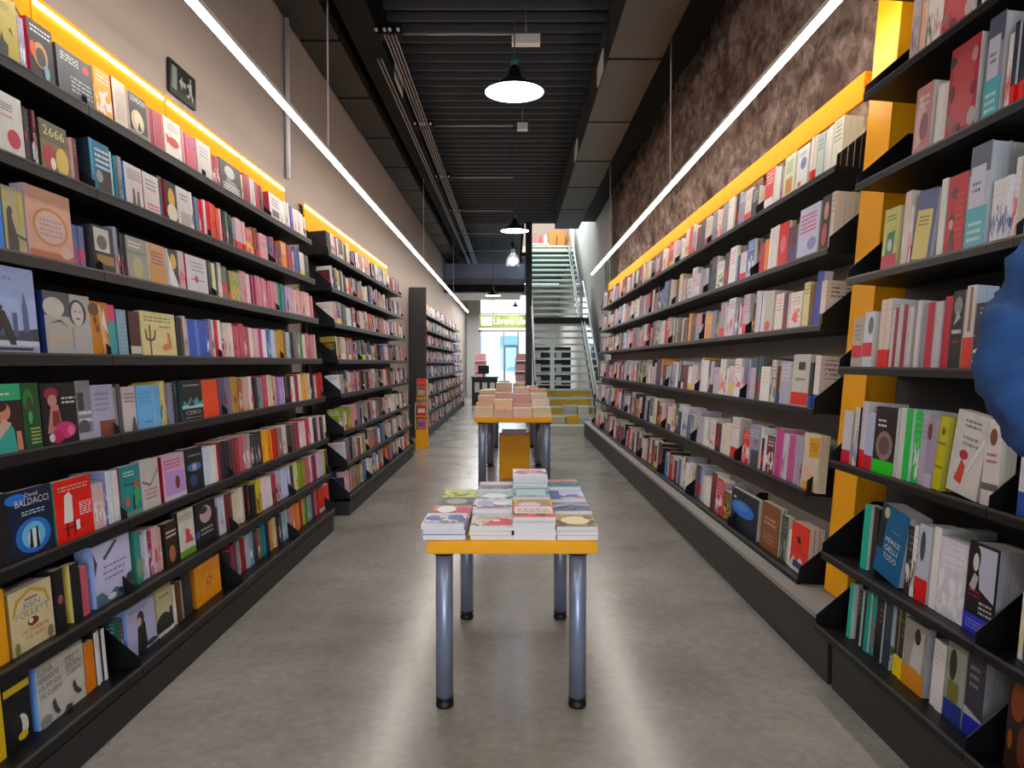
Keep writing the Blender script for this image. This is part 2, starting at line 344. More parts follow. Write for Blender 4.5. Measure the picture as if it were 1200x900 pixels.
# LED tube lines
def led(name, x, y0, y1, z, label, rods):
    t = empty(name, (x, (y0 + y1) / 2, H(z))); tag(t, label, 'light'); h = (y1 - y0) / 2
    MB().box(-.02, .02, -h, h, .0, .03).build('housing', M_white, t)
    n = max(1, int((y1 - y0) / 1.5)); st = 2 * h / n
    for k in range(n): MB().box(-.018, .018, -h + k * st + .004, -h + (k + 1) * st - .004, -.022, -.001).build('diffuser', M_led, t)
    for y in rods: MB().cyl((0, y - t.location.y, .03), (0, y - t.location.y, CEIL - H(z)), .008, 6).build('suspension_rod', M_rod, t)
led('led_line', -1.55, -2.2, 25.0, 1.755, 'long white LED line hanging along the grey left wall', [3.0, 6.15, 12.67, 19])
led('led_line', 1.6, -2.2, 14.7, 1.80, 'long white LED line hanging along the rough masonry wall', [7.43, 12.0])
c = MB().cyl((0, 0, 0), (0, 0, 1.45), .022, 12).build('conduit_pipe', M_rod, M=T((XL + .03, 6.67, H(1.68))))
tag(c, 'pale vertical pipe fixed to the grey wall behind the LED line', 'pipe')

# pendants
M_shade = mat('black_enamel_shade', '#101012', .3)
def pendant(x, y, z, r, label, glass=False, power=LAMP_POWER):
    p = tag(empty('pendant_lamp', (x, y, H(z))), label, 'lamp', 'pendant lamps along the aisle')
    if not glass:
        MB().lathe([(r, 0), (r * .99, .012), (r * .62, .06), (r * .25, .12), (r * .2, .17), (.03, .2), (.012, .24)], 32).build('lamp_shade', M_shade, p)
        MB().lathe([(0, .016), (r * .5, .014), (r * .985, .004)], 32).build('diffuser', M_lampin, p)
        MB().cyl((0, 0, .17), (0, 0, .26), .03, 10).build('lamp_cap', mat('teal_cap', '#2b6b60', .4), p)
    else:
        MB().lathe([(r, 0), (r * .95, .12), (r * .7, .22), (r * .3, .29), (r * .22, .36), (.02, .4)], 24).build('lamp_shade', mat('clear_bell_glass', '#dfe6ee', .1, trans=.9), p)
        MB().lathe([(0, -.0), (.06, .03), (.075, .08), (.05, .14), (0, .17)], 16).build('bulb', M_lampin, p)
        MB().cyl((0, 0, .36), (0, 0, .52), .05, 10).build('lamp_cap', M_shade, p)
    MB().cyl((0, 0, .24), (0, 0, CEIL - H(z)), .005, 6).build('cord', M_rubber, p)
    l = bpy.data.lights.new('pendant_light', 'SPOT'); l.energy = power; l.spot_size = 2.4; l.spot_blend = .6; l.shadow_soft_size = .12; l.color = (.93, .96, 1)
    lo = bpy.data.objects.new('pendant_light', l); C.objects.link(lo); lo.location = (0, 0, -.03); lo.parent = p
pendant(.0, -.5, 2.06, .225, 'black pendant lamp nearest the rear wall of the shop')
pendant(.012, 5.6, 2.06, .225, 'nearest black pendant lamp with a glowing white underside')
pendant(.03, 11.6, 2.09, .225, 'second black pendant lamp, just in front of the glass stairs')
pendant(.0, 16.5, 2.2, .16, 'bell shaped clear glass pendant lamp with a bright bulb', True)
pendant(-.57, 21, 1.93, .225, 'black pendant lamp hanging in front of the green sign')
pendant(.1, 29, 2.2, .2, 'furthest small black pendant lamp near the shopfront')

# ------------------------------------------------------------------ writing
_glyph = {}
def text_tris(txt):
    if txt not in _glyph:
        cu = bpy.data.curves.new('t', 'FONT'); cu.body = txt; cu.resolution_u = 2; cu.align_x = 'CENTER'
        o = bpy.data.objects.new('t', cu); me = o.to_mesh()
        vs = [(v.co.x, v.co.y) for v in me.vertices]; fs = [tuple(p.vertices) for p in me.polygons]
        o.to_mesh_clear(); bpy.data.objects.remove(o); bpy.data.curves.remove(cu)
        ys = [v[1] for v in vs] or [0, 1]; xs = [v[0] for v in vs] or [0, 1]
        _glyph[txt] = (vs, fs, min(xs), max(xs), min(ys), max(ys))
    return _glyph[txt]
# ------------------------------------------------------------------ books
def bk(c):
    """ink colour of a cover: the colours below were read off shaded covers"""
    r, g, b = lin(c)[:3]; m = .3 * r + .6 * g + .1 * b; f = 1.22
    return tuple(min(.86, max(.004, (m + (v - m) * 1.12) * f)) for v in (r, g, b))
def draw(items, w, h, y=-.0006):
    """flat print: items in cover coordinates 0..1, on the plane y, each a hair prouder than the last"""
    mb = MB(); st = .00025
    for it in items:
        y -= st; k = it[0]
        if k == 'r':
            _, x0, z0, x1, z1, c = it; pts = [(x0, z0), (x1, z0), (x1, z1), (x0, z1)]
        elif k == 'e':
            _, cx, cz, rx, rz, c = it; pts = [(cx + rx * math.cos(t * math.pi / 8), cz + rz * math.sin(t * math.pi / 8)) for t in range(16)]
        elif k == 'p': _, pts, c = it
        elif k == 't':
            _, s, x0, x1, z0, z1, c = it; vs, fs, a, b, d, e = text_tris(s)
            P = [((x0 + (q[0] - a) / (b - a) * (x1 - x0)) * w, y, (z0 + (q[1] - d) / (e - d) * (z1 - z0)) * h) for q in vs]
            mb.add(P, fs, c1=(*bk(c), 1)); continue
        elif k == 'l':   # rows of small print
            _, x0, x1, z0, z1, n, c = it; rr = random.Random(int(x0 * 100 + z0 * 977))
            for q in range(n):
                zz = z0 + (z1 - z0) * q / n; xx = x0
                while xx < x1:
                    ww_ = rr.uniform(.04, .14); e_ = min(x1, xx + ww_)
                    mb.add([(xx * w, y, zz * h), (e_ * w, y, zz * h), (e_ * w, y, (zz + .45 * (z1 - z0) / n) * h), (xx * w, y, (zz + .45 * (z1 - z0) / n) * h)], [(0, 1, 2, 3)], c1=(*bk(c), 1)); xx += ww_ + .03
            continue
        mb.add([(px * w, y, pz * h) for px, pz in pts], [tuple(range(len(pts)))], c1=(*bk(c), 1))
    return mb

def book_parts(w, h, t, c1, cs, c2, pg, seed, style, hard=False, detail=True):
    """book space: spine at x=0, fore-edge at x=w, front cover at y=0, back cover y=t, bottom z=0"""
    c = .0022 if hard else .0009; ov = .003 if hard else .0008
    a, s2, b = (*bk(c1), seed), (*bk(cs), seed), (*bk(c2), style)
    cov, pag = MB(), MB()
    full = [(0, 0), (1, 0), (1, 1), (0, 1)]
    if detail:
        z0 = [(0, 0)] * 4; tb = [(0, 0), (0, 1), (1, 1), (1, 0)]
        def board(y0, y1, front):
            fs_uv = [full, z0, z0, z0, z0, z0] if front else [z0, z0, [(1, 0), (0, 0), (0, 1), (1, 1)], z0, z0, z0]
            cov.box(0, w, y0, y1, 0, h, c1=a, c2=b, uvs=fs_uv)
        board(0, c, True); board(t - c, t, False)
        cov.box(-c * .6, c * .4, .0, t, 0, h, c1=s2, c2=b, uvs=[z0, z0, z0, [(2, 0), (3, 0), (3, 1), (2, 1)], z0, z0])
        pag.box(c * .5, w - ov, c, t - c, ov, h - ov, c1=(*bk(pg), 1), uvs=[z0, full, z0, z0, tb, tb])
    else:
        q = [(1, 0), (0, 0), (0, 1), (1, 1)]
        p = (*bk(pg), 1)
        vs = [(0, 0, 0), (w, 0, 0), (w, t, 0), (0, t, 0), (0, 0, h), (w, 0, h), (w, t, h), (0, t, h)]
        cov.add(vs, [(0, 1, 5, 4), (2, 3, 7, 6), (3, 0, 4, 7), (1, 2, 6, 5), (4, 5, 6, 7)], mi=[0, 0, 0, 1, 1], c1=[a, a, s2, p, p], c2=b, uvs=[full, q, [(2, 0), (3, 0), (3, 1), (2, 1)], full, full])
    return cov, pag
TH = math.atan(.08)
class Case:
    """a leaning wall bookcase; z's relative to the eye, X the front plane"""
    def __init__(s, side, X0, zs): s.side, s.X0, s.zs = side, X0, zs
    def X(s, z): return s.X0 + .08 * z
    def frame(s, z, y):
        """x: viewer's right along the shelf, y: into the shelf, z: up the lean"""
        sd = s.side
        ex = Vector((0, -sd, 0)); ey = Vector((sd * math.cos(TH), 0, -math.sin(TH))); ez = Vector((sd * math.sin(TH), 0, math.cos(TH)))
        m = Matrix.Identity(4)
        for i, e in enumerate((ex, ey, ez)):
            for k in range(3): m[k][i] = e[k]
        m.translation = Vector((sd * s.X(z), y, H(z))); return m
    def Y(s, z, u, ins=.0): return F * (s.X(z) + ins) / abs(CX - u)
BOOKS = []   # every shelf book: dict
def px_size(M, w, h, t):
    p = M.translation; d = max(.3, p.y); return h * (t * 3 + .04) / (d * d)
def put_book(case, row, M, w, h, t, c1, cs, c2, pg, style, hard=False, art=None, label=None, hero=False, yy=None):
    BOOKS.append(dict(case=case, row=row, M=M, w=w, h=h, t=t, c1=c1, cs=cs, c2=c2, pg=pg, style=style, hard=hard, art=art, label=label, hero=hero,
                      size=px_size(M, w, h, t) * (50 if hero else 1), y=M.translation.y, seed=random.random()))
LEFT1 = Case(-1, 1.705, [1.081, .733, .386, .031, -.306, -.672, -.989, -1.309])
LEFT3 = Case(-1, 1.80, [1.081, .733, .386, .031, -.306, -.672, -.989, -1.309])
RIGHT = Case(1, 1.64, [1.05, .613, .203, -.251, -.697, -1.174])
NEAR = Case(1, 1.486, [1.65, 1.204, .80, .379, -.022, -.446, -.865, -1.198])
CASES = {'L1': LEFT1, 'L2': LEFT1, 'L3': LEFT3, 'R': RIGHT, 'N': NEAR}
NAMES = {'L1': 'near left bookcase', 'L2': 'second left bookcase', 'L3': 'far left bookcase', 'R': 'long right bookcase', 'N': 'near right bookcase'}
ORD = ['first', 'second', 'third', 'fourth', 'fifth', 'sixth', 'seventh', 'eighth']
INS = {('L1', 6): .045, ('L1', 7): .085, ('L2', 7): .05, ('N', 5): .03, ('N', 6): .06, ('N', 7): .075, ('R', 4): .03, ('R', 5): .05}
TAKEN = {}
def hero(cs, row, u0, u1, c1, spine, h=.225, dep=.05, n=2, art=None, label='', style=0.0, c2='#222222', pg='#cfc9bb', hard=False, roll=0):
    """face-out copies; u0,u1 = left and right edge of the cover in the photograph"""
    case = CASES[cs]; z = case.zs[row]
    inset = INS.get((cs, row), .02); ya, yb = case.Y(z, u0, inset - .02), case.Y(z, u1, inset - .02)   # frame x=0 is the viewer's left end
    w = abs(yb - ya); yl = ya
    TAKEN.setdefault((cs, row), []).append((min(ya, yb) - .01, max(ya, yb) + .008))
    t = dep / n
    for k in range(n):
        M = case.frame(z, yl) @ T((0, inset + k * (t + .0015), .0015 + w * math.sin(math.radians(roll)))) @ Matrix.Rotation(math.radians(roll), 4, 'Y')
        put_book(cs, row, M, w, h, t, c1, spine, c2, pg, style, hard, art if k == 0 else None,
                 label if k == 0 else 'copy %s behind the %s' % (['', 'directly', 'two', 'three', 'four'][k], label), True)
def spines(cs, row, u0, u1, cols, h=.215, face=None):
    """a run of spine-out books filling u0..u1, colours in order of the photograph from left to right"""
    case = CASES[cs]; z = case.zs[row]; ins = INS.get((cs, row), .02); ya, yb = case.Y(z, u0, ins - .02), case.Y(z, u1, ins - .02)
    TAKEN.setdefault((cs, row), []).append((min(ya, yb) - .004, max(ya, yb) + .004))
    W = abs(yb - ya) / len(cols)
    for k, c in enumerate(cols):
        sp, cv = c if isinstance(c, tuple) else (c, c)
        t = min(W * .94, .05); hh = h * random.uniform(.93, 1.03); m = max(1, round(W * .96 / .034)) if W > .055 else 1
        if m > 1: t = W * .95 / m
        for q in range(m):
            M = case.frame(z, ya) @ T((W * k + t * (q + 1) , ins + random.uniform(0, .012), .0015)) @ RZ(math.pi / 2)
            put_book(cs, row, M, random.uniform(.135, .155), hh, t * .97, cv, sp, random.choice(['#ffffff', '#222222', '#a02030']), '#cfc9bb', random.choice([.1, .5, .1]), hero=False)
def cname(c):
    r, g, b = [int(c[i:i + 2], 16) for i in (1, 3, 5)]; mx, mn = max(r, g, b), min(r, g, b)
    if mx < 58: return 'black'
    if mx - mn < 26: return 'white' if mx > 190 else 'pale grey' if mx > 145 else 'grey' if mx > 90 else 'charcoal'
    if mx == r:
        if b > g + 12: return 'pink' if mx > 170 else 'plum'
        if g > .82 * r: return 'cream' if mn > 120 else 'yellow' if mx > 150 else 'olive'
        if g > .58 * r: return 'tan' if mn > 90 else 'orange' if mx > 190 else 'brown'
        return 'pink' if mn > 110 else 'red' if mx > 120 else 'maroon'
    if mx == g: return 'green' if g > b + 15 else 'teal'
    if g > .8 * b and g > r + 25: return 'teal'
    if r > g + 12: return 'lilac' if mx > 150 else 'purple'
    return 'pale blue' if mx > 170 and mn > 110 else 'blue' if mx > 110 else 'navy'
PAL_L = ['#b8586a', '#8c2434', '#c9a6a8', '#d8cfc4', '#d9d6d6', '#a32a2e', '#26262a', '#c98f94', '#b9b4b8', '#d07a34', '#4a5f8e', '#c7b28a', '#3b3336', '#7d93a8', '#e0dcd6', '#9c3b4c', '#2d6a5c', '#d9a24a', '#8a86a0', '#cfc2c8', '#1c1c1f', '#1a1a1e', '#5c2430', '#2a2a30']
PAL_R = ['#dcd8d0', '#cfcbc8', '#e2ddcf', '#c9c6cf', '#d6c9bd', '#c93a3a', '#b02a3c', '#27272b', '#8aa0c4', '#d9cfae', '#b9adb8', '#4c6ea8', '#e0e0e4', '#c4b2a8', '#7a2c34', '#d58a4a', '#a9a8b8', '#d9d4cc', '#3a3438', '#cdb6c4', '#56686e', '#1c1c20', '#2a2226', '#8c8a98', '#1a2030', '#5c2430']
PAL_N = ['#dcd8d0', '#cfcbc8', '#c9c6cf', '#d6c9bd', '#27272b', '#b9c2cc', '#c4c8c4', '#e0e0e4']
PAL_L2 = ['#c9a6ac', '#b98a94', '#d8d0cc', '#9c3040', '#cbb089', '#3a6f98', '#1f1f22', '#d6d6d4', '#b8b8bc', '#c86a3a', '#7f8c3a', '#a08c94', '#e0d8c8', '#304a7a', '#8a7a72', '#1c1c20', '#2a2026', '#6a5c64']
def fill(cs, row, y0, y1, pal, hmin, hmax, wmin, wmax, tmin, tmax, pface, gaps, pagecols, dirn=1, empty_p=.04):
    case = CASES[cs]; z = case.zs[row]; taken = sorted(TAKEN.get((cs, row), []) + gaps)
    y = y0; ins = INS.get((cs, row), .018); rr = random.Random(row * 31 + int(y0 * 10) + case.side * 7)
    while y < y1 - .03:
        blk = next((t for t in taken if t[0] < y + .03 and t[1] > y), None)
        if blk: y = blk[1]; continue
        nxt = min([t[0] for t in taken if t[0] >= y] + [y1]); room = nxt - y
        if room < .02: y = nxt + .001; continue
        c = rr.choice(pal); c2 = rr.choice(['#f4f4f4', '#1a1a1a', '#b01c2c', '#e8c040', '#2a4a90', '#f4f4f4', '#c81e38', '#d83020'])
        sty = rr.choice([.1, .2, .5, .5, .6, .9]); h = rr.uniform(hmin * .92, hmax); pg = rr.choice(pagecols)
        if rr.random() < empty_p: y += rr.uniform(.02, .05); continue
        if rr.random() < pface and room > wmin + .01:
            w = min(rr.uniform(wmin, wmax), room - .004); n = rr.choice([2, 2, 3]); t = rr.uniform(tmin, tmax)
            yl = y + w if case.side == 1 else y
            for k in range(n):
                M = case.frame(z, yl) @ T((0, ins + rr.uniform(-.005, .004) + k * (t + .001), .0015))
                put_book(cs, row, M, w, h, t, c, c, c2, pg, sty)
            y += w + .006
        else:
            n = rr.choice([1, 1, 2, 2, 3, 4]); t = rr.uniform(tmin, tmax); cv = c if rr.random() < .6 else rr.choice(pal); wd = rr.uniform(.125, .155) * hmax / .225
            for k in range(n):
                if y + t > nxt: break
                yl = y + t if case.side == 1 else y
                M = case.frame(z, yl) @ T((t, ins + rr.uniform(0, .01), .0015)) @ RZ(math.pi / 2)
                put_book(cs, row, M, wd, h, t * .985, cv, c, c2, pg, sty); y += t
            y += .002

# --- covers seen close on the left
K, Wt = '#141416', '#eeeeea'
hero('L1', 0, 9, 38, '#a3974f', '#8c2438', .24, .05, 2, [('p', [(.1, 0), (.5, 0), (.55, .25), (.4, .3), (.33, .42), (.25, .3)], K), ('p', [(.62, .5), (.8, .42), (.7, .56)], K), ('l', .1, .7, .78, .9, 3, '#6b6232'), ('r', 0, 0, 1, .04, '#c78f2a')], 'olive yellow book with a black figure silhouette on the top left shelf')
hero('L1', 0, 50, 78, '#1b1a1c', '#9a2036', .225, .05, 2, [('e', .45, .45, .3, .22, '#b08a5a'), ('e', .45, .42, .2, .16, '#1b1a1c'), ('e', .15, .5, .12, .14, '#c2532c'), ('e', .65, .2, .12, .14, '#6f94a8'), ('l', .1, .9, .8, .95, 2, Wt)], 'black book with a ring of orange light beside the yellow signboard')
hero('L1', 0, 82, 122, '#4d5358', '#2b2b2e', .2, .04, 2, [('e', .8, .8, .1, .08, '#c03038'), ('l', .1, .6, .75, .93, 3, Wt), ('l', .35, .95, .2, .55, 4, '#a9b0b2')], 'grey book with a red spot and slanting white title')
hero('L1', 0, 145, 160, '#c9c0b2', '#821824', .225, .075, 2, [('l', .2, .9, .2, .8, 9, '#a49a8a')], 'cream book with a thick dark red spine on the top left shelf', hard=True)
hero('L1', 0, 163, 183, '#2b2321', '#c9c0b2', .215, .03, 1, [('e', .45, .4, .36, .26, '#c9b89c'), ('e', .5, .42, .22, .18, '#d9cdb8'), ('p', [(.4, .2), (.65, .2), (.52, .42)], K), ('r', 0, 0, 1, .16, '#6f8078'), ('t', 'LONDON', .12, .92, .82, .95, Wt)], 'dark brown book with a pale round window picture')
hero('L1', 0, 203, 222, '#dad6cc', '#cfa79c', .215, .09, 3, [('e', .5, .45, .34, .12, '#b8202c'), ('p', [(.1, .35), (.1, .6), (.4, .45)], '#b8202c'), ('l', .2, .85, .72, .92, 4, '#77777a')], 'white book with a red bow drawing under the light strip')
hero('L1', 0, 240, 256, '#c2bfbd', '#8f8c8a', .215, .08, 2, [('l', .2, .8, .6, .9, 3, '#8a8a8c')], 'silver grey book beside a black shelf bracket on the top left shelf', hard=True)
hero('L1', 0, 266, 290, '#26262a', '#3a3a3e', .2, .04, 2, [('e', .45, .7, .24, .2, '#a8a8a8'), ('p', [(.1, 0), (.9, 0), (.7, .45), (.3, .5)], '#77777b'), ('l', .1, .9, .1, .35, 3, Wt)], 'black and white portrait book on the top left shelf')
hero('L1', 0, 322, 335, '#c8c4c4', '#9a3444', .2, .075, 2, [('r', .2, .15, .8, .4, '#3a3a3e'), ('l', .2, .8, .55, .9, 3, '#666669')], 'white book with a rosy spine near the end of the top left shelf')
spines('L1', 0, 296, 312, ['#8c2434', '#b9b4b8', '#a03040'])
spines('L1', 0, 336, 362, ['#e2dedb', '#cfcbc8', '#4b3a8c', '#d8c9c4', '#d9c7c4', '#d6d0c8'])
hero('L1', 1, 10, 42, '#c3c1bd', '#a9b0cc', .225, .06, 2, [('e', .62, .3, .24, .15, '#a82438'), ('l', .15, .65, .72, .86, 3, '#6d6d70'), ('l', .15, .6, .62, .68, 1, '#c9707a')], 'white book with a red apple on the second left shelf')
spines('L1', 1, 44, 58, [('#1a1a1d', '#1a1a1d'), '#2a2a30', '#1a1a1d', '#5a1a20'])
hero('L1', 1, 61, 92, '#7a6b45', '#2b2a22', .2, .05, 2, [('r', 0, .62, 1, 1, '#57503a'), ('t', '2666', .12, .9, .72, .9, '#c9bd8c'), ('e', .3, .3, .24, .24, '#a4242a'), ('e', .75, .3, .24, .28, '#cbb25c'), ('e', .4, .2, .1, .12, '#e0dac8')], 'brown book with red and yellow figures on the second left shelf')
hero('L1', 1, 118, 141, '#1f6486', '#16232c', .225, .05, 2, [('p', [(.3, 0), (1, 0), (1, .5), (.35, .45)], '#101418'), ('e', .4, .33, .17, .12, '#8f9698'), ('l', .25, .95, .5, .92, 4, '#d9e0e4'), ('r', 0, .3, .15, 1, '#2b8aa6')], 'blue thriller with pale title lines and a round emblem')
spines('L1', 1, 142, 155, [('#b9d3e6', '#2a74c0'), ('#1d6a80', '#1d6a80'), ('#8f8c88', '#8f8c88')])
hero('L1', 1, 157, 177, '#c9c1c1', '#2a70b8', .2, .05, 2, [('p', [(.35, .05), (.55, .05), (.5, .45), (.4, .45)], '#5a4038'), ('p', [(.6, .05), (.8, .05), (.76, .42), (.66, .42)], '#48506e'), ('l', .15, .9, .65, .92, 4, '#77777d')], 'pale pinkish book with two small walking figures')
hero('L1', 1, 178, 196, '#cdc6c6', '#8f2030', .2, .05, 2, [('l', .15, .8, .6, .9, 3, '#77777d'), ('l', .2, .9, .12, .3, 2, '#c84858')], 'pale book with red script along its foot')
hero('L1', 1, 203, 216, '#1d1a1c', '#9a1a26', .215, .04, 1, [('e', .55, .6, .3, .25, '#d0a52c'), ('e', .55, .25, .45, .22, '#d9d2c0')], 'black book with a yellow haired woman')
hero('L1', 1, 217, 232, '#c9c6c6', '#b9b4b4', .215, .04, 1, [('l', .2, .8, .7, .9, 2, '#77777d'), ('r', .2, .05, .9, .4, '#b0a79a')], 'pale grey book beside the yellow haired woman cover')
spines('L1', 1, 238, 281, ['#5c6a8c', '#c0303c', '#d8c9c4', '#c8414a', '#d85a2c', '#c93a2c', '#d89a94', '#26262a', '#2a7a68', '#1c1c1f'])
hero('L1', 2, -22, 16, '#3878c8', '#d8d4cc', .225, .05, 2, [('r', 0, .6, 1, 1, '#cfc6bc'), ('p', [(0, .55), (1, .5), (1, .8), (.6, .72), (0, .78)], '#4e9a3c'), ('l', .2, .85, .1, .4, 3, '#1c3f8c')], 'blue and green book at the near end of the third left shelf')
hero('L1', 2, 18, 42, '#a79f7a', '#6b7a4c', .235, .05, 2, [('p', [(.1, .02), (.6, .02), (.62, .2), (.4, .5), (.35, .62), (.15, .62)], '#1b1916'), ('e', .3, .64, .12, .06, '#1b1916'), ('p', [(.45, .28), (.98, .22), (.98, .26), (.5, .31)], '#241c14'), ('r', .7, .5, .95, .95, '#b0a255')], 'faded olive book with a dark cloaked figure')
hero('L1', 2, 45, 96, '#c59a86', '#b9a6b4', .27, .05, 2, [('e', .5, .48, .4, .27, '#b5774a'), ('e', .5, .48, .34, .23, '#c9aca4'), ('r', .0, .02, 1, .12, '#a65a34'), ('r', .06, .12, .94, .14, '#c98a5c'), ('l', .25, .75, .35, .62, 4, '#a78b84'), ('e', .8, .15, .14, .08, '#c9a8a4')], 'large peach book with an ornate orange wreath', hard=True)
hero('L1', 2, 120, 143, '#1a1a1c', '#3a3a3c', .2, .05, 2, [('r', .05, .45, .8, .95, '#b9b6b2'), ('e', .42, .65, .25, .16, '#4a4a4c'), ('r', .1, .18, .95, .38, '#8a6a1c')], 'black book with a white label and a gold band')
spines('L1', 2, 144, 157, [('#8a8fa4', '#8a8fa4'), '#16161a', '#1c1c20'])
hero('L1', 2, 158, 181, '#8e8f84', '#4a4a48', .2, .04, 2, [('l', .1, .7, .76, .93, 2, '#d8d8cc'), ('e', .5, .3, .25, .25, '#a9a37a'), ('r', 0, .6, 1, .68, '#6f8078')], 'sage grey book with a pale face')
hero('L1', 2, 183, 203, '#b98f6c', '#cfcbc8', .2, .04, 2, [('r', 0, 0, 1, .45, '#c08a4c'), ('l', .15, .85, .5, .85, 4, '#8a4a34')], 'tan orange book on the third left shelf')
hero('L1', 2, 206, 217, '#26262a', '#d8d8da', .2, .04, 1, [('e', .5, .7, .3, .2, '#d0a52c'), ('p', [(0, .1), (.3, 0), (1, 0), (.3, .55), (0, .9)], '#e4e4e6')], 'glossy black and white book with a yellow head')
hero('L1', 2, 226, 250, '#c6c3cc', '#a81c2c', .205, .05, 2, [('e', .45, .38, .09, .1, '#c02c38'), ('l', .2, .85, .35, .42, 1, '#4a4a50'), ('l', .25, .8, .6, .9, 3, '#88888e')], 'pale lilac book with a tiny red figure')
hero('L1', 2, 277, 288, '#7c8a5c', '#d8b034', .19, .07, 2, None, 'green topped book with a yellow spine', .5, '#c9a030', hard=True)
spines('L1', 2, 252, 268, ['#26262a', '#c7c28a', '#2a2a30', '#b8b4a8'])
spines('L1', 2, 289, 372, ['#b98a94', '#cdb2b4', '#8c2c4c', '#b86a7a', '#c0808c', '#b86a7a', '#b86a7a', '#b8808a', '#1f7f68', '#3a4f7a', '#b8a0b8', '#b98a94', '#c9a6a0', '#d0a8a0', '#c89a98', '#cda8a4', '#d8b0ac', '#c07a80'])
hero('L1', 3, -38, 54, '#9aabdc', '#c8d0e8', .305, .03, 1, [('r', 0, .0, 1, .09, '#8e9cc4'), ('r', 0, .09, 1, .15, '#c2cce6'), ('p', [(0, .2), (.45, .3), (.7, .26), (1, .3), (1, .15), (0, .15)], '#2b3448'), ('p', [(.80, .25), (.80, .55), (.835, .72), (.87, .55), (.88, .25)], '#4c5a80'), ('r', .66, .2, .72, .47, '#46537a'), ('r', .48, .2, .53, .42, '#46537a'), ('p', [(.3, .08), (.42, .12), (.52, .3), (.6, .1), (.68, .1), (.62, .34), (.56, .48), (.5, .5), (.45, .42), (.38, .3)], '#10131c'), ('e', .5, .52, .035, .03, '#10131c'), ('r', .35, .04, .9, .07, '#10131c'), ('l', .42, .68, .84, .9, 2, '#a07a94')], 'tall pale blue photo book of a runner before a city skyline', hard=True)
hero('L1', 3, 63, 116, '#a9a8a4', '#1c2c5c', .24, .03, 1, [('r', 0, .62, .55, 1, '#3c4250'), ('e', .2, .75, .22, .16, '#b8b6ae'), ('e', .7, .7, .2, .22, '#1e1e20'), ('e', .7, .68, .14, .2, '#bdbbb5'), ('e', .65, .72, .02, .015, K), ('e', .76, .72, .02, .015, K), ('e', .7, .6, .05, .014, '#4a4644'), ('p', [(.0, .0), (1, 0), (.92, .42), (.75, .5), (.6, .48), (.5, .4), (.05, .5)], '#a8a7a3'), ('p', [(.05, .48), (.3, .56), (.5, .42), (.3, .53)], '#2a2a2c'), ('r', .55, .1, .57, .45, '#6a6a6a'), ('l', .15, .5, .2, .4, 3, '#c9a27c')], 'large grey photo book with a smiling portrait')
hero('L1', 3, 116, 136, '#b4762e', '#8a4a20', .225, .03, 2, [('e', .2, .85, .3, .12, '#5a2c18'), ('e', .35, .5, .1, .08, '#6a3a1a'), ('e', .25, .65, .1, .07, '#6a3a1a'), ('p', [(.6, 0), (.95, 0), (.6, .95), (.45, .95)], '#d0aa7a'), ('p', [(.6, .6), (.95, .4), (.75, .9)], '#d8d0d4')], 'orange giraffe patterned book behind a bracket')
hero('L1', 3, 136, 144, '#3f8f98', '#4fa0a8', .22, .03, 1, [('r', 0, .68, 1, 1, '#cc1f68')], 'narrow teal book with a pink top')
hero('L1', 3, 146, 157, '#7c9aac', '#3f7f90', .205, .03, 1, [('l', .2, .8, .1, .9, 9, '#94aab8')], 'dusty blue book between the teal and maroon books')
hero('L1', 3, 160, 172, '#3e1216', '#1c1c1f', .205, .03, 1, [('r', 0, .03, 1, .22, '#c9c6b8'), ('r', 0, 0, 1, .05, '#1c1c1c')], 'dark maroon book with a white foot')
hero('L1', 3, 174, 213, '#d0c794', '#c7be8c', .215, .03, 2, [('r', .2, .02, .24, .4, '#3b3423'), ('p', [(.08, .6), (.12, .6), (.14, .42), (.22, .36), (.32, .42), (.36, .6), (.4, .6), (.36, .38), (.22, .32), (.1, .38)], '#3b3423'), ('r', .2, .35, .24, .7, '#3b3423'), ('p', [(.55, .2), (.6, .12), (.85, .2), (.8, .55), (.72, .55), (.74, .3), (.6, .28)], '#c07a4c'), ('l', .08, .85, .78, .93, 2, '#8a8258'), ('l', .5, .85, .66, .74, 1, '#8a8258')], 'cream book with a black trident drawing')
hero('L1', 3, 227, 248, '#2b4db0', '#c9b9bc', .205, .05, 2, [('p', [(.4, 0), (.6, 0), (.55, 1), (.4, 1)], '#4c72c8')], 'bright blue book on the fourth left shelf')
spines('L1', 3, 215, 226, ['#1a1a1d', '#3a3438', '#c9b9bc'])
spines('L1', 3, 249, 262, ['#4a4a8c', '#8a7aa0', '#d8cfc4', '#c02c30'])
spines('L1', 3, 268, 376, ['#c9bcb8', '#d8cfc4', '#b85a66', '#a84a58', '#a84a58', '#d8cfc4', '#c9a6ac', '#c02c80', '#d9d6d6', '#3a5fa0', '#a9b4d0', '#b08a3c', '#b08a3c', '#8a6a2c', '#9ab0bc', '#26262a', '#5a4c4c', '#7c7468', '#2c7a4c', '#c9c2b0', '#b06a74', '#b06a74', '#b87a80', '#c9a6a0'])
hero('L1', 4, -12, 35, '#2a1c18', '#205c4c', .235, .03, 1, [('r', 0, .76, 1, 1, '#3aa878'), ('e', .5, .6, .2, .14, '#c08068'), ('e', .42, .68, .2, .08, '#241612'), ('p', [(0, .0), (.8, 0), (.75, .35), (.5, .5), (.2, .3)], '#3f9c94'), ('p', [(.1, .1), (.35, .2), (.7, .42), (.5, .5), (.15, .25)], '#c0a090'), ('p', [(.8, .02), (.95, .02), (.92, .3), (.8, .3)], '#c08068'), ('l', .15, .7, .84, .9, 1, '#d9efe4')], 'book with a woman in a teal dress under a green band')
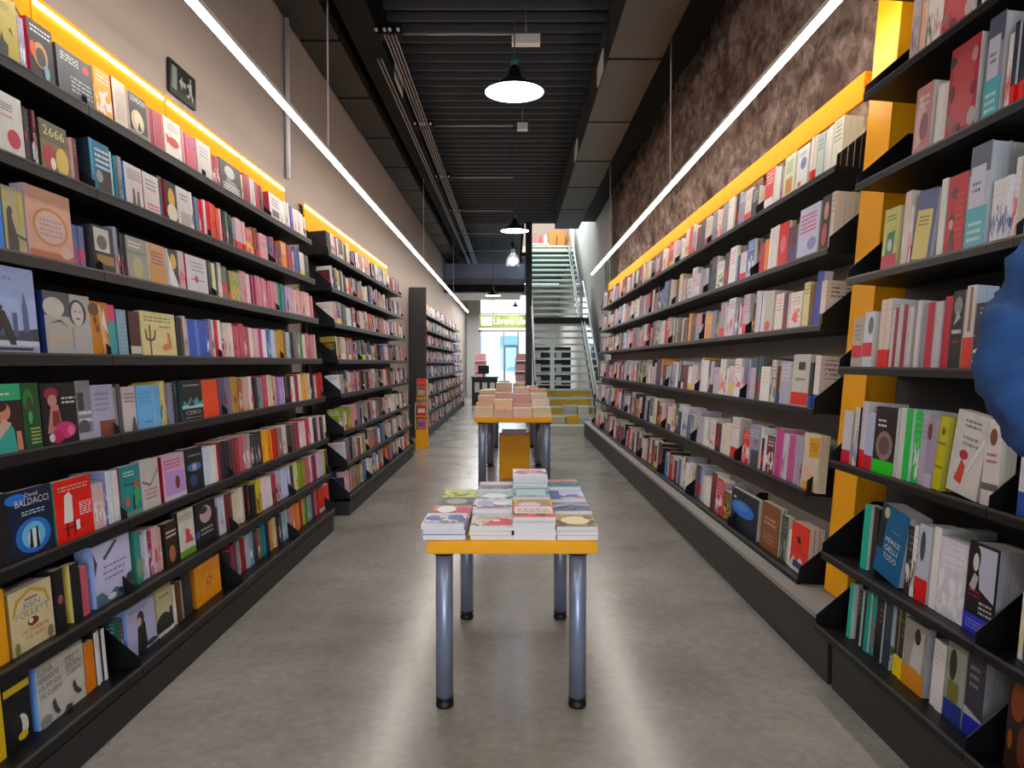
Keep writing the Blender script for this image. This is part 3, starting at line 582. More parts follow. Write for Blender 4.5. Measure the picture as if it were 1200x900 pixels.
hero('L1', 4, 36, 56, '#1f4a28', '#16301c', .235, .03, 1, [('e', .35, .75, .3, .16, '#2a7a34'), ('e', .4, .6, .18, .2, '#3a3a2c'), ('e', .4, .48, .12, .1, '#4aa054'), ('l', .35, .9, .08, .35, 5, '#b8c07a')], 'dark green book with a glowing figure')
hero('L1', 4, 58, 98, '#1a1416', '#141416', .23, .03, 1, [('e', .28, .83, .2, .1, '#8c2438'), ('e', .3, .72, .13, .1, '#b88a80'), ('p', [(.1, .2), (.25, .65), (.45, .65), (.55, .2)], '#b08078'), ('p', [(.25, .3), (.28, .55), (.45, .55), (.5, .3)], '#7c2428'), ('e', .6, .22, .32, .14, '#c03a70'), ('e', .35, .12, .2, .1, '#a82a5c'), ('e', .75, .2, .1, .08, '#e070a0'), ('e', .2, .12, .08, .07, '#c8c8d4'), ('l', .55, .95, .66, .8, 2, '#d8d8d4')], 'black book with a red haired girl and pink flowers')
hero('L1', 4, 98, 115, '#7c7f86', '#1c1c20', .235, .03, 1, [('r', .1, .5, .5, .8, '#3a3c42'), ('l', .1, .95, .3, .55, 2, '#d8d8da'), ('e', .4, .2, .4, .14, '#4a5058'), ('r', 0, 0, 1, .12, '#a0a6b0')], 'misty grey forest book with pale lettering')
hero('L1', 4, 115, 141, '#a3a0bc', '#3a3c48', .215, .04, 2, [('r', .3, 0, 1, .3, '#7a4434'), ('l', .15, .8, .5, .9, 4, '#8480a0')], 'lilac grey book with a brown foot behind a bracket')
spines('L1', 4, 142, 150, ['#8a8880', '#4a4c50'])
hero('L1', 4, 151, 166, '#bdb4b4', '#a09ca0', .2, .03, 1, [('p', [(.55, 0), (1, 0), (.85, .3), (.7, .32)], '#4a4850'), ('l', .15, .9, .65, .9, 3, '#86606a')], 'pale grey book with a dark skyline foot')
hero('L1', 4, 167, 194, '#6ea8e0', '#4c80b8', .2, .04, 2, [('r', .7, 0, .74, 1, '#8cbce8'), ('l', .3, .6, .14, .22, 1, '#3a6aa8'), ('l', .1, .6, .6, .9, 3, '#5a94d0')], 'sky blue book on the fifth left shelf')
spines('L1', 4, 195, 216, [('#c9c28c', '#c9c28c'), '#c9b45c', '#7c8090', '#5c6478', '#2a2c38'])
hero('L1', 4, 219, 243, '#141618', '#2b4a4c', .215, .04, 2, [('p', [(0, .3), (.1, .5), (.25, .4), (.4, .58), (.55, .45), (.7, .58), (.85, .42), (1, .5), (1, .3)], '#3f8f94'), ('r', 0, .3, 1, .38, '#9cc8c8'), ('p', [(.3, .36), (.6, .36), (.45, .52)], '#141618'), ('t', 'CERO', .15, .85, .15, .24, '#b8b0a8'), ('l', .1, .9, .06, .12, 1, '#8a8480'), ('l', .1, .85, .85, .93, 1, '#9ca8a8')], 'black book with teal flames and a white band')
hero('L1', 4, 243, 261, '#e0501e', '#c9b0a0', .21, .05, 2, None, 'bright orange book behind a bracket on the fifth left shelf')
spines('L1', 4, 264, 382, ['#5a506a', '#7c7488', '#b08a4c', ('#8a5a2c', '#d8b890'), '#c9a090', '#d8c9c4', '#1c1c20', '#8a8894', '#c04c58', '#c8c2b4', '#c9a884', '#8c6ab0', '#a894c0', '#4a3c38', '#26262a', '#d8d4d0', '#9c2c3c', '#d0ccc8', '#d9a04a', '#d8b070', '#c9c0b0', '#1c1c20', '#c08c7c', '#a8202c', '#a8202c'])
hero('L1', 5, -25, 18, '#17171a', '#2a2a2c', .24, .03, 1, [('e', .6, .75, .35, .2, '#a8a49c'), ('e', .5, .8, .3, .14, '#17171a'), ('e', .75, .4, .2, .1, '#8a8680'), ('e', .72, .43, .14, .05, '#17171a'), ('p', [(.6, .1), (.98, .25), (.98, .3), (.7, .2)], '#a8a49c'), ('e', .7, .08, .14, .05, '#8a8680')], 'black book with pale theatrical mask drawing')
hero('L1', 5, 19, 68, '#0f1c38', '#14304c', .235, .035, 1, [('e', .5, .3, .42, .26, '#2c6ab8'), ('e', .5, .3, .28, .2, '#6cb0e8'), ('e', .5, .26, .14, .14, '#d0ecfc'), ('p', [(.38, .12), (.42, .4), (.46, .4), (.47, .12)], '#0c1220'), ('p', [(.54, .1), (.56, .42), (.6, .42), (.62, .1)], '#0c1220'), ('p', [(0, 0), (1, 0), (1, .1), (.5, .04), (0, .12)], '#0c1220'), ('e', .15, .88, .25, .08, '#2c70c8'), ('t', 'David', .36, .66, .88, .94, Wt), ('t', 'BALDACCI', .12, .92, .76, .86, Wt), ('l', .25, .8, .62, .7, 2, '#a8c8e8')], 'dark blue thriller with two figures in a burst of light', hard=True)
hero('L1', 5, 71, 114, '#d8322c', '#2f7a6c', .23, .035, 1, [('p', [(.2, .3), (.26, .75), (.38, .8), (.46, .72), (.44, .3)], '#ead8d4'), ('r', .26, .06, .3, .3, '#2a1014'), ('r', .45, .06, .48, .34, '#2a1014'), ('r', .15, .2, .7, .22, '#2a1014'), ('r', .5, .14, .6, .3, '#ead8d4'), ('l', .1, .9, .82, .93, 2, '#f0a8a0'), ('l', .62, .95, .36, .6, 6, '#f4e4e0')], 'bright red book with a white figure on a chair')
spines('L1', 5, 133, 147, [('#c8ccd8', '#8c94c0'), ('#d8d4d0', '#c9c2b8')])
hero('L1', 5, 148, 170, '#2f7f82', '#5a504c', .22, .04, 2, [('p', [(.6, .15), (.95, .25), (.95, .55), (.7, .55)], '#3aa058'), ('e', .8, .6, .12, .07, '#c84a34'), ('r', .55, .1, .65, .4, '#1c2a38'), ('l', .15, .7, .8, .92, 2, Wt), ('l', .15, .7, .62, .7, 1, '#1c4a5c'), ('r', 0, 0, 1, .1, '#6c8c7c'), ('e', .25, .3, .12, .1, '#b8604c')], 'teal book with a green shirted figure')
hero('L1', 5, 171, 192, '#b9b4b2', '#8a94a0', .225, .04, 2, [('p', [(.05, .6), (.5, .5), (.95, .8), (.95, .75), (.5, .45), (.05, .55)], '#6a6664'), ('l', .15, .85, .2, .45, 3, '#b8707c')], 'grey white book with a grey branch and red lettering')
hero('L1', 5, 196, 222, '#c6a0c2', '#8c1c28', .22, .05, 2, [('r', .1, .05, .95, .62, '#b090c8'), ('e', .62, .35, .1, .15, '#6a3434'), ('r', 0, 0, 1, .1, '#c8c8e0'), ('l', .1, .8, .7, .93, 3, '#c0606c')], 'pink lilac book with a dark red spine')
hero('L1', 5, 222, 243, '#14161c', '#1c1c22', .225, .04, 2, [('e', .5, .55, .38, .1, '#3c6ca8'), ('e', .5, .55, .12, .08, '#b8a0b0'), ('e', .4, .25, .2, .14, '#24406c'), ('l', .2, .9, .8, .9, 1, '#7c8090')], 'black book with a blue winged face')
spines('L1', 5, 244, 386, [('#c8d0e4', '#b8c4e4'), '#d8d4d0', ('#2a2426', '#8c3040'), '#3a3438', '#8c3038', '#b8606c', '#a08c94', '#26262a', '#1c1c20', '#e0a824', '#e07a1c', '#b82c24', '#7c6a64', '#c9c0c0', '#3a3438', '#5a4c48', '#8c2c4c', '#d8b8c0', '#c9c0c8', '#b8303c', '#d0ccd0', '#1c1c20', '#c8a0b4', '#26262a', ('#c8ccc4', '#c8ccc4')])
hero('L1', 6, -22, 12, '#d7983c', '#b87a2c', .245, .04, 1, [('e', .5, .5, .3, .3, '#c9822c'), ('l', .3, .9, .2, .4, 2, '#b85a2c')], 'amber orange book at the near end of the seventh left shelf', hard=True)
hero('L1', 6, 16, 66, '#c9b992', '#8a6a3c', .215, .07, 1, [('p', [(.05, .6), (.15, .85), (.5, .97), (.85, .85), (.95, .6), (.9, .6), (.8, .8), (.5, .92), (.2, .8), (.1, .6)], '#b89a50'), ('r', .35, .79, .65, .81, '#2a2a2c'), ('t', 'KEN', .32, .7, .66, .76, '#7c94a0'), ('t', 'FOLLETT', .12, .9, .53, .63, '#7c94a0'), ('e', .5, .42, .13, .07, '#7c3040'), ('e', .45, .44, .05, .04, '#d8d0c0'), ('t', 'LAS TINIEBLAS', .2, .85, .27, .33, '#b87a5c'), ('t', 'Y EL ALBA', .28, .75, .17, .23, '#b87a5c'), ('e', .1, .1, .06, .1, '#7c7a50'), ('e', .88, .12, .07, .1, '#7c7a50')], 'thick cream hardback with an arch and blue grey lettering', hard=True)
hero('L1', 6, 70, 80, '#1a1618', '#1c1c20', .225, .06, 2, [('e', .5, .5, .3, .08, '#8a4a4a')], 'narrow black book with a small red mark')
hero('L1', 6, 88, 99, '#151518', '#c9b86c', .22, .04, 1, [('r', 0, .1, .1, .9, '#2a2c4c')], 'black book with a cream yellow spine')
hero('L1', 6, 115, 158, '#b9bad8', '#8ea4dc', .25, .07, 2, [('p', [(.25, .75), (.6, .98), (.66, .94), (.3, .7)], '#4a4a52'), ('p', [(.02, .5), (.02, .9), (.1, .7)], '#3a4250'), ('l', .25, .85, .58, .64, 1, '#8a6a7c'), ('l', .22, .8, .48, .54, 1, '#8a6a7c'), ('l', .25, .8, .38, .44, 1, '#8a6a7c'), ('p', [(0, 0), (1, 0), (1, .35), (.85, .3), (.7, .12), (.5, .2), (.3, .1), (.15, .22), (0, .2)], '#54687c'), ('e', .4, .08, .12, .05, '#d0d8ec'), ('e', .65, .1, .08, .04, '#26343c'), ('e', .9, .22, .1, .1, '#243830')], 'large pale lilac book with dark foliage along its foot', hard=True)
hero('L1', 6, 163, 170, '#3c8478', '#2f7468', .235, .04, 1, [('e', .5, .3, .4, .2, '#7ca070')], 'narrow green teal book beside the lilac book')
spines('L1', 6, 172, 196, [('#b8c0e0', '#b8c4e8'), '#c8c8dc', '#8c2c4c', ('#d8a8b8', '#d8a8b8'), '#c8a4a4', ('#c09c84', '#c9a884')])
hero('L1', 6, 198, 212, '#2a1c18', '#1c1614', .21, .04, 1, [('e', .5, .25, .25, .2, '#a86a48'), ('l', .1, .9, .65, .85, 2, '#d8d0c8')], 'dark brown book with a glowing orange figure')
hero('L1', 6, 214, 232, '#c9c9bc', '#1c1c1c', .235, .04, 2, [('r', 0, 0, 1, .14, '#6a9a34'), ('e', .55, .5, .14, .08, '#c04858'), ('p', [(.35, .28), (.9, .26), (.75, .42), (.5, .45), (.45, .6), (.4, .6), (.42, .4)], '#c84858'), ('l', .05, .9, .78, .93, 3, '#8a8a80')], 'pale book with a pink flamingo over green grass')
hero('L1', 6, 234, 257, '#121216', '#121216', .235, .04, 2, [('e', .5, .7, .3, .2, '#b89ca8'), ('e', .4, .8, .2, .08, '#2a1c24'), ('l', .2, .8, .25, .45, 2, '#9a9a9c'), ('e', .05, .3, .1, .1, '#2c4a94')], 'black book with a pale upturned face')
spines('L1', 6, 261, 388, [('#b8c4e4', '#b8c4e4'), '#6a2c20', ('#c8b8a0', '#c9b8a0'), ('#c8b8a0', '#d8d0c4'), '#1a1a20', '#16161a', '#c9b84c', ('#d8ccd4', '#d8ccd4'), '#d8d0d8', '#a82c3c', '#b8b4c0', ('#b8c0d8', '#b8c0d8'), ('#b8c0d8', '#b8c0d8'), '#2a2a2c', '#c8c89c', '#7a9a2c', '#8c8a3c', '#b8606c', '#d8c0cc', '#8c3048', '#c8b0c8', '#b8b0c8', '#c8b46c', '#2a2a2c'])
hero('L1', 7, -22, 6, '#c9a820', '#b89418', .23, .04, 1, [('r', 0, 0, 1, .3, '#b88c14')], 'yellow book in the bottom corner of the near left bookcase')
hero('L1', 7, 8, 38, '#121214', '#17171a', .23, .04, 1, [('r', 0, .82, 1, .93, '#c9b01c'), ('e', .6, .28, .25, .18, '#c8ccc0'), ('e', .4, .3, .2, .2, '#121214'), ('e', .6, .14, .2, .06, '#c9b040')], 'black book with a yellow band and a penguin')
hero('L1', 7, 46, 101, '#b9b5a9', '#6c94dc', .225, .03, 1, [('t', 'ELENA', .04, .34, .82, .92, '#5c6478'), ('t', 'FERRANTE', .04, .46, .7, .79, '#5c6478'), ('t', 'LAS DEUDAS', .04, .5, .58, .66, '#6a5a78'), ('t', 'DEL CUERPO', .04, .5, .45, .54, '#5c6478'), ('l', .6, .9, .84, .9, 1, '#7c7c80'), ('t', 'LAS', .6, .78, .76, .84, '#7a7078'), ('t', 'DEUDAS', .6, .96, .66, .74, '#5c6478'), ('t', 'CUERPO', .6, .96, .55, .63, '#6a6a80'), ('p', [(.26, .3), (.32, .36), (.36, .2), (.42, .08), (.36, .06), (.3, .14)], '#3c3c44'), ('p', [(.7, .36), (.76, .42), (.8, .28), (.9, .16), (.84, .14), (.74, .22)], '#3c3c44'), ('e', .12, .08, .12, .1, '#8a8a8c'), ('p', [(.5, 0), (.54, .1), (.66, .08), (.66, 0)], '#3c3c44')], 'two pale cover book pair with dark lettering and curling shapes')
hero('L1', 7, 152, 185, '#a9aacb', '#7c9ce0', .225, .09, 3, [('p', [(.3, 0), (.35, .5), (.45, .6), (.62, .55), (.65, .1), (.6, 0)], '#17151a'), ('e', .48, .66, .12, .16, '#2a1c1c'), ('e', .42, .62, .08, .09, '#c8a8a0'), ('e', .8, .08, .2, .06, '#3a3a48'), ('l', .1, .7, .85, .93, 2, '#5c5c74')], 'pale lilac book with a dark haired woman in black')
hero('L1', 7, 187, 205, '#b8b08c', '#a8a07c', .23, .03, 1, [('e', .4, .2, .5, .25, '#2a2a26'), ('p', [(.7, .1), (.8, .5), (.95, .5), (1, .1)], '#26261f'), ('l', .2, .8, .78, .86, 1, '#5a563c'), ('r', 0, 0, 1, .08, '#d0d0c8')], 'khaki book with black horses along its foot')
hero('L1', 7, 232, 261, '#e0922a', '#b0702c', .215, .09, 2, [('t', 'KEN', .3, .6, .82, .88, '#c8783c'), ('t', 'FOLLETT', .25, .9, .74, .8, '#c8783c'), ('e', .52, .5, .12, .1, '#b85a24'), ('e', .52, .5, .07, .06, '#e0922a'), ('l', .35, .7, .3, .36, 1, '#c87830')], 'thick orange hardback on the bottom left shelf', hard=True)
spines('L1', 7, 207, 216, [('#d8c8b8', '#c9b8a8'), '#4a3020', '#5c4028'])
spines('L1', 7, 282, 372, [('#8a8488', '#a8a4a8'), '#8c1c20', '#a8a8b4', '#6a9ab0', ('#3a2c28', '#3a2c28'), '#7a5a40', '#2c7a80', '#1c2c48', '#d08a24', '#c8b890', '#1c1820', '#3a2430', '#7ca4b4', '#a8b8c0', '#b88884', '#c08868', ('#e0821c', '#e0821c'), ('#e0821c', '#e0821c'), '#b02c30', '#a89c50', '#3c8a44', '#9a8478', '#5c9ab0', '#2a2624'])
hero('L1', 7, 376, 388, '#cc3a30', '#b83030', .21, .03, 1, [('r', 0, 0, 1, .15, '#c9c6c6')], 'red book at the far end of the bottom left shelf')

# --- covers seen close on the right
WP = '#d8d6cf'
hero('N', 1, 1053, 1061, '#a79a9c', '#8a7c80', .30, .12, 3, None, 'narrow mauve book beside the yellow post on the top right shelf', .5, '#6a5c60', pg='#dcc3ae')
hero('N', 1, 1064, 1069, '#c9a08c', '#8a4c40', .33, .12, 2, None, 'narrow salmon book on the top right shelf', .1, '#6a5c60', pg='#dcc6b0')
FLOR = [('r', .12, .08, .88, .92, '#b8444a'), ('e', .1, .85, .12, .06, '#3a2a34'), ('e', .15, .5, .1, .1, '#4a2a38'), ('e', .12, .2, .12, .08, '#8c5c58'), ('e', .85, .8, .1, .08, '#c0908c'), ('e', .9, .15, .14, .1, '#b0a4a0'), ('e', .5, .9, .3, .04, '#8c4a44'), ('e', .85, .45, .07, .07, '#7a3438'), ('e', .4, .1, .12, .05, '#5a2a34')]
hero('N', 1, 1090, 1124, '#a83440', '#7c1424', .34, .10, 2, FLOR, 'red book with a dark flower border, on the highest visible right shelf', pg=WP)
hero('N', 1, 1168, 1186, '#c9c4b4', '#8a8680', .3, .1, 2, None, 'cream book at the frame edge on the top right shelf', .1, pg='#d0ccb8')
hero('N', 2, 1058, 1077, '#b98480', '#6a3c44', .27, .09, 1, [('p', [(.1, .1), (.5, .2), (.7, .6), (.3, .9), (.1, .6)], '#d8b0a8'), ('e', .6, .4, .25, .2, '#8c5054'), ('l', .2, .8, .7, .9, 2, '#e8d8cc')], 'pink patterned book at the far end of the second right shelf', pg=WP)
hero('N', 2, 1095, 1128, '#a83440', '#7c1424', .33, .10, 1, FLOR, 'red book with a dark flower border, on the second right shelf', pg=WP)
TEALB = [('r', 0, .72, 1, 1, '#54566c'), ('r', .08, .38, .8, .8, '#c6c8d4'), ('l', .2, .6, .55, .68, 2, '#5a5c6a'), ('r', 0, 0, 1, .4, '#4fa8b4'), ('l', .15, .8, .08, .3, 3, '#bfe0e4')]
hero('N', 2, 1137, 1155, '#8c8e9c', '#2c3a44', .345, .19, 2, TEALB, 'grey book with a teal band on the second right shelf', pg='#c6c8c4', hard=True)
hero('N', 2, 1192, 1206, '#9ca4ac', '#2c3a44', .33, .1, 2, None, 'grey book cut by the frame on the second right shelf', .9, '#3f9aa6', pg='#b8c0c8')
hero('N', 3, 1024, 1041, '#c4c67c', '#a8a860', .255, .08, 2, [('r', 0, 0, 1, .25, '#b8283c'), ('p', [(.2, .25), (.3, .6), (.8, .62), (.75, .25)], '#1c6a3c'), ('e', .5, .4, .15, .1, '#c8d4e0'), ('l', .2, .8, .8, .92, 2, '#7a7c3c')], 'yellow green book with a green figure and red foot', pg='#c8c49c')
hero('N', 3, 1058, 1080, '#5c648c', '#4a4c6a', .265, .07, 1, [('r', .05, .02, .85, .72, '#d4c478'), ('l', .2, .7, .5, .66, 3, '#7a7040')], 'blue book with a yellow panel leaning on the third right shelf', pg='#c8c8cc', roll=6)
hero('N', 3, 1096, 1117, '#b83c42', '#8c1c2c', .28, .02, 1, [('e', .35, .78, .18, .08, '#5a2a30'), ('e', .3, .45, .14, .08, '#3a2024'), ('e', .3, .38, .12, .07, '#c8a89c'), ('p', [(.2, .05), (.3, .32), (.45, .3), (.5, .05)], '#4a2430'), ('l', .5, .9, .2, .8, 7, '#c85c60')], 'red book with a small figure in profile')
hero('N', 3, 1119, 1142, '#b6b9c4', '#2c3a44', .35, .12, 2, TEALB, 'grey book with a teal band on the third right shelf', pg='#c4cacc', hard=True)
hero('N', 3, 1179, 1204, '#b4b2a8', '#7c8084', .33, .06, 1, [('e', .35, .4, .22, .13, '#26302c'), ('e', .48, .36, .14, .1, '#c89c84'), ('p', [(.1, 0), (.12, .2), (.4, .25), (.6, .1), (.6, 0)], '#1f6468'), ('t', 'LA', .2, .6, .72, .8, '#5a5a5c'), ('t', 'TIERRA', .2, .95, .58, .66, '#5a5a5c')], 'pale book with a green capped girl in profile', pg=WP)
REDB = [('r', 0, .2, 1, .45, '#d01440')]
hero('N', 4, 991, 1002, '#b4aca0', '#8a8680', .22, .03, 1, REDB + [('l', .2, .8, .55, .9, 4, '#8a8478')], 'grey patterned book with a red band by the yellow post', pg=WP)
hero('N', 4, 1003, 1014, '#c6d0e4', '#9ca4b4', .24, .05, 2, REDB + [('e', .7, .75, .25, .16, '#5c6470')], 'pale blue book with a red band by the yellow post', pg='#d0cdc6')
spines('N', 4, 1032, 1056, [('#c8c4c4', '#d0ccc8'), ('#8c2c3c', '#c9c6c4'), ('#b8b4b4', '#c9c6c4'), ('#8c2c3c', '#c6c3c4'), ('#c8c4c4', '#c4c2c6')], h=.25)
spines('N', 4, 1066, 1100, [('#8a8c98', '#9a9ca8'), ('#b02c40', '#a9adb9'), ('#b8b4b4', '#a9adb9'), ('#b02c40', '#b2b6c2')], h=.26)
hero('N', 4, 1103, 1116, '#17171a', '#17171a', .27, .03, 1, [('e', .5, .8, .35, .12, '#7c7c7e'), ('l', .1, .9, .45, .56, 1, Wt), ('l', .15, .8, .34, .38, 1, '#c03038'), ('p', [(.2, .55), (.8, .65), (.5, .75)], '#a8a8a8')], 'black and white book on the fourth right shelf')
hero('N', 4, 1118, 1129, '#c2bfba', '#a8a49c', .28, .07, 2, [('r', 0, 0, 1, .38, '#cc3424'), ('r', .35, .45, .65, .98, '#8c5c54')], 'grey book with an orange red band beside the blue sleeve', pg='#b0bac8')
hero('N', 5, 981, 991, '#c2c2ca', '#a8a8b4', .235, .05, 1, [('r', 0, 0, 1, .25, '#c8143c')], 'pale book with a red foot at the far end of the fifth right shelf', pg='#c9c2b4')
hero('N', 5, 1007, 1016, '#a9b4d0', '#9aa4bc', .24, .02, 1, [('r', 0, 0, 1, .25, '#b8143c')], 'pale blue book with a red foot on the fifth right shelf')
hero('N', 5, 1017, 1041, '#1c181c', '#141416', .27, .03, 1, [('e', .5, .42, .4, .22, '#8a7470'), ('e', .5, .42, .25, .14, '#5c4a4c'), ('r', 0, 0, 1, .2, '#1fc83c'), ('l', .15, .55, .7, .85, 2, '#d8d0cc')], 'black book with a round medallion and bright green band', pg=WP)
spines('N', 5, 1043, 1075, [('#c8ccc8', '#c3c8c8'), ('#2cb854', '#c3c8c8'), ('#2cb854', '#c4c8ca'), ('#a8a4b4', '#bfc2ca')], h=.27)
hero('N', 5, 1077, 1086, '#9a8ca4', '#7a5c54', .25, .02, 1, [('e', .3, .8, .3, .12, '#6a3c34'), ('r', 0, 0, 1, .2, '#b8b4c4')], 'mauve book between the white and yellow books')
hero('N', 5, 1087, 1096, '#b8b040', '#a89c34', .26, .06, 3, [('r', 0, .3, 1, .33, '#7c7424'), ('r', 0, .62, 1, .65, '#7c7424'), ('e', .5, .8, .2, .06, '#6a6420')], 'yellow bound books leaning beside the white cover', roll=5, pg='#c4c05c')
hero('N', 5, 1103, 1139, '#c6c4bf', '#b0b0a8', .275, .04, 1, [('p', [(.2, .15), (.45, .12), (.5, .35), (.35, .42)], '#c84a3c'), ('e', .4, .48, .14, .06, '#a83440'), ('l', .3, .8, .82, .94, 2, '#77777a'), ('l', .3, .8, .6, .75, 2, '#8a8a8c'), ('p', [(.5, .3), (.95, .75), (1, .7), (.6, .28)], '#e0e0e4')], 'white book with red art leaning on the fifth right shelf', roll=7)
hero('N', 5, 1143, 1162, '#c9c4c0', '#8c1c3c', .27, .05, 1, [('e', .5, .8, .22, .1, '#7a4c3c'), ('l', .2, .8, .5, .65, 2, '#b8707c'), ('r', 0, .18, 1, .26, '#5c5a58')], 'white book with a brown portrait beside the bracket')
hero('N', 6, 1005, 1012, '#2fa890', '#14181c', .27, .05, 1, None, 'narrow turquoise book at the far end of the sixth right shelf', pg='#bcc4bc')
hero('N', 6, 1020, 1050, '#1f5c88', '#14181c', .285, .09, 1, [('p', [(0, .35), (.05, .98), (.25, .98), (.2, .35)], '#171a1e'), ('e', .2, .88, .1, .08, '#c8b48c'), ('l', .45, .75, .68, .7, 1, '#c8a040'), ('t', 'PÉREZ', .3, .85, .5, .58, Wt), ('t', 'GELLI', .3, .8, .38, .46, Wt), ('t', 'TODO', .3, .8, .26, .34, Wt)], 'blue leaning book with three lines of white title', pg='#b8b8bc', roll=8, hard=True)
hero('N', 6, 1068, 1082, '#b0b8c4', '#8a94a8', .28, .12, 3, [('r', 0, 0, 1, .3, '#d02c24'), ('e', .4, .72, .2, .2, '#3c4450')], 'pale book with a red foot on the sixth right shelf', pg='#c0b8ac')
hero('N', 6, 1126, 1160, '#17151a', '#17151a', .29, .13, 1, [('p', [(.45, .5), (.95, .4), (.95, .97), (.3, .97)], '#b4bacc'), ('e', .25, .82, .17, .15, '#141216'), ('e', .27, .78, .1, .1, '#c8c4c4'), ('p', [(.1, .5), (.25, .66), (.4, .62), (.3, .45)], '#b0acac'), ('r', 0, 0, 1, .2, '#2c38c8'), ('l', .1, .85, .05, .16, 3, '#8c94e8'), ('l', .1, .5, .4, .5, 2, '#8c2c44'), ('l', .5, .95, .24, .4, 3, '#b8b8c0')], 'black and white book of a woman with a bright blue band', pg='#a8a8ac', hard=True)
hero('N', 6, 1196, 1215, '#8a94b8', '#26262a', .28, .1, 1, None, 'pale blue book half out of frame on the sixth right shelf', .5)
hero('N', 7, 990, 994, '#2fa890', '#14181c', .24, .04, 1, None, 'narrow turquoise book at the far end of the bottom right shelf', pg='#b4bcb4')
spines('N', 7, 1000, 1040, [('#14181c', '#b4bcb4'), ('#1f8c80', '#b4bcb4'), ('#14181c', '#b0b8b4'), ('#2c3a44', '#a8b4b8')], h=.25)
hero('N', 7, 1055, 1080, '#8c8884', '#b8b060', .25, .03, 1, [('p', [(.3, .3), (.5, .9), (.9, .9), (.85, .3)], '#b8b4b0'), ('e', .6, .8, .14, .12, '#2a2624'), ('p', [(.0, .0), (0, .3), (.5, .33), (1, .28), (1, 0)], '#c8861c')], 'grey book of a seated woman with an orange band', pg='#9a9ca0')
hero('N', 7, 1104, 1125, '#8c9484', '#3a3c44', .27, .03, 1, [('e', .35, .7, .2, .2, '#2a2a1c'), ('r', .15, .25, .75, .5, '#6a6c34'), ('r', 0, 0, 1, .25, '#1c3480')], 'olive and grey book with a navy band on the bottom right shelf')
hero('N', 7, 1127, 1148, '#34323c', '#26262c', .27, .1, 1, [('l', .2, .7, .6, .9, 3, '#7c7a84'), ('p', [(0, .22), (0, .34), (1, .26), (1, .2)], '#a8acb8'), ('r', 0, 0, 1, .24, '#1c28a8')], 'charcoal book with a deep blue band beside the end plate', pg='#8c8c90')
hero('N', 7, 1176, 1205, '#2a1a14', '#1c1210', .3, .05, 1, [('e', .4, .7, .3, .2, '#7a3c1c'), ('e', .7, .3, .2, .2, '#5c2c18'), ('e', .2, .3, .1, .1, '#8a4a24')], 'dark brown and rust book in the bottom right corner')
# some covers at the near end of the long right bookcase
hero('R', 0, 948, 956, '#b8c8c0', '#2c5a54', .26, .12, 3, None, 'pale green book near the yellow post on the top shelf', .1, pg='#dcd8c4')
hero('R', 0, 925, 938, '#d8dce4', '#b8bcc8', .26, .04, 2, [('e', .6, .6, .25, .14, '#5c7c9c'), ('r', .2, .1, .5, .2, '#c84c34'), ('l', .2, .8, .8, .9, 2, '#6a7080')], 'white book with a blue vignette on the top shelf of the long right bookcase')
hero('R', 0, 911, 923, '#cdd8b0', '#b8c49c', .27, .04, 2, [('r', .2, .1, .8, .45, '#c87a3c'), ('l', .2, .8, .6, .9, 4, '#7c8c5c')], 'pale green book with an orange panel behind a bracket')
hero('R', 0, 966, 977, '#e0dcc8', '#c8c4b0', .27, .1, 3, None, 'ivory book closest to the yellow post on the top shelf', .1, pg='#e0dcc4')
hero('R', 1, 928, 951, '#bfc0d8', '#3c3c8c', .30, .05, 2, [('l', .1, .85, .5, .9, 5, '#c83c6c'), ('e', .7, .25, .22, .12, '#7c8cb8')], 'pale lilac book with pink lettering on the second shelf')
hero('R', 1, 953, 963, '#2a1c1c', '#3a2428', .31, .04, 2, [('e', .55, .72, .25, .16, '#c08c74'), ('e', .5, .3, .3, .2, '#a83c3c')], 'dark red portrait book beside the lilac book')
hero('R', 1, 905, 916, '#c8142c', '#c8142c', .28, .04, 2, [('e', .5, .5, .3, .2, '#e86c78')], 'crimson book on the second shelf of the long right bookcase')
hero('R', 1, 964, 968, '#c8c0b4', '#3c4480', .31, .16, 3, None, 'cream book in a thick stack near the yellow post', .1, pg='#d8ccbc')
hero('R', 2, 890, 900, '#b8b4ac', '#c9b88c', .27, .12, 3, [('e', .4, .15, .3, .12, '#d0342c')], 'cream book with a red spot on the third shelf', pg='#d6ceb8')
hero('R', 2, 946, 953, '#1c3c9c', '#1c3c9c', .30, .05, 1, None, 'deep blue book leaning on the third shelf', pg='#c8ccd4', roll=6)
hero('R', 2, 934, 941, '#cfc890', '#b8b48c', .26, .1, 2, None, 'pale yellow book beside the leaning blue book', .1, pg='#d8d4a4')
hero('R', 3, 922, 941, '#c2bfb6', '#a8a49c', .30, .05, 3, [('r', 0, .03, 1, .27, '#d83418'), ('r', .35, .7, .75, .85, '#1c1c1e'), ('l', .2, .8, .5, .6, 1, '#8a8880')], 'pale book with an orange red band on the fourth shelf')
hero('R', 3, 898, 903, '#c8c4b8', '#b03038', .27, .06, 2, None, 'cream book with a red spine on the fourth shelf', .5)
hero('R', 4, 935, 953, '#c9c0a8', '#8a8474', .31, .05, 3, [('p', [(.4, .58), (1, .62), (.95, .95), (.35, .92)], '#e0a020'), ('r', .1, .0, .8, .14, '#e0a020'), ('l', .45, .9, .7, .86, 3, '#8c6a1c'), ('e', .4, .3, .3, .12, '#d8b8a8')], 'beige book with orange yellow panels on the fifth shelf')
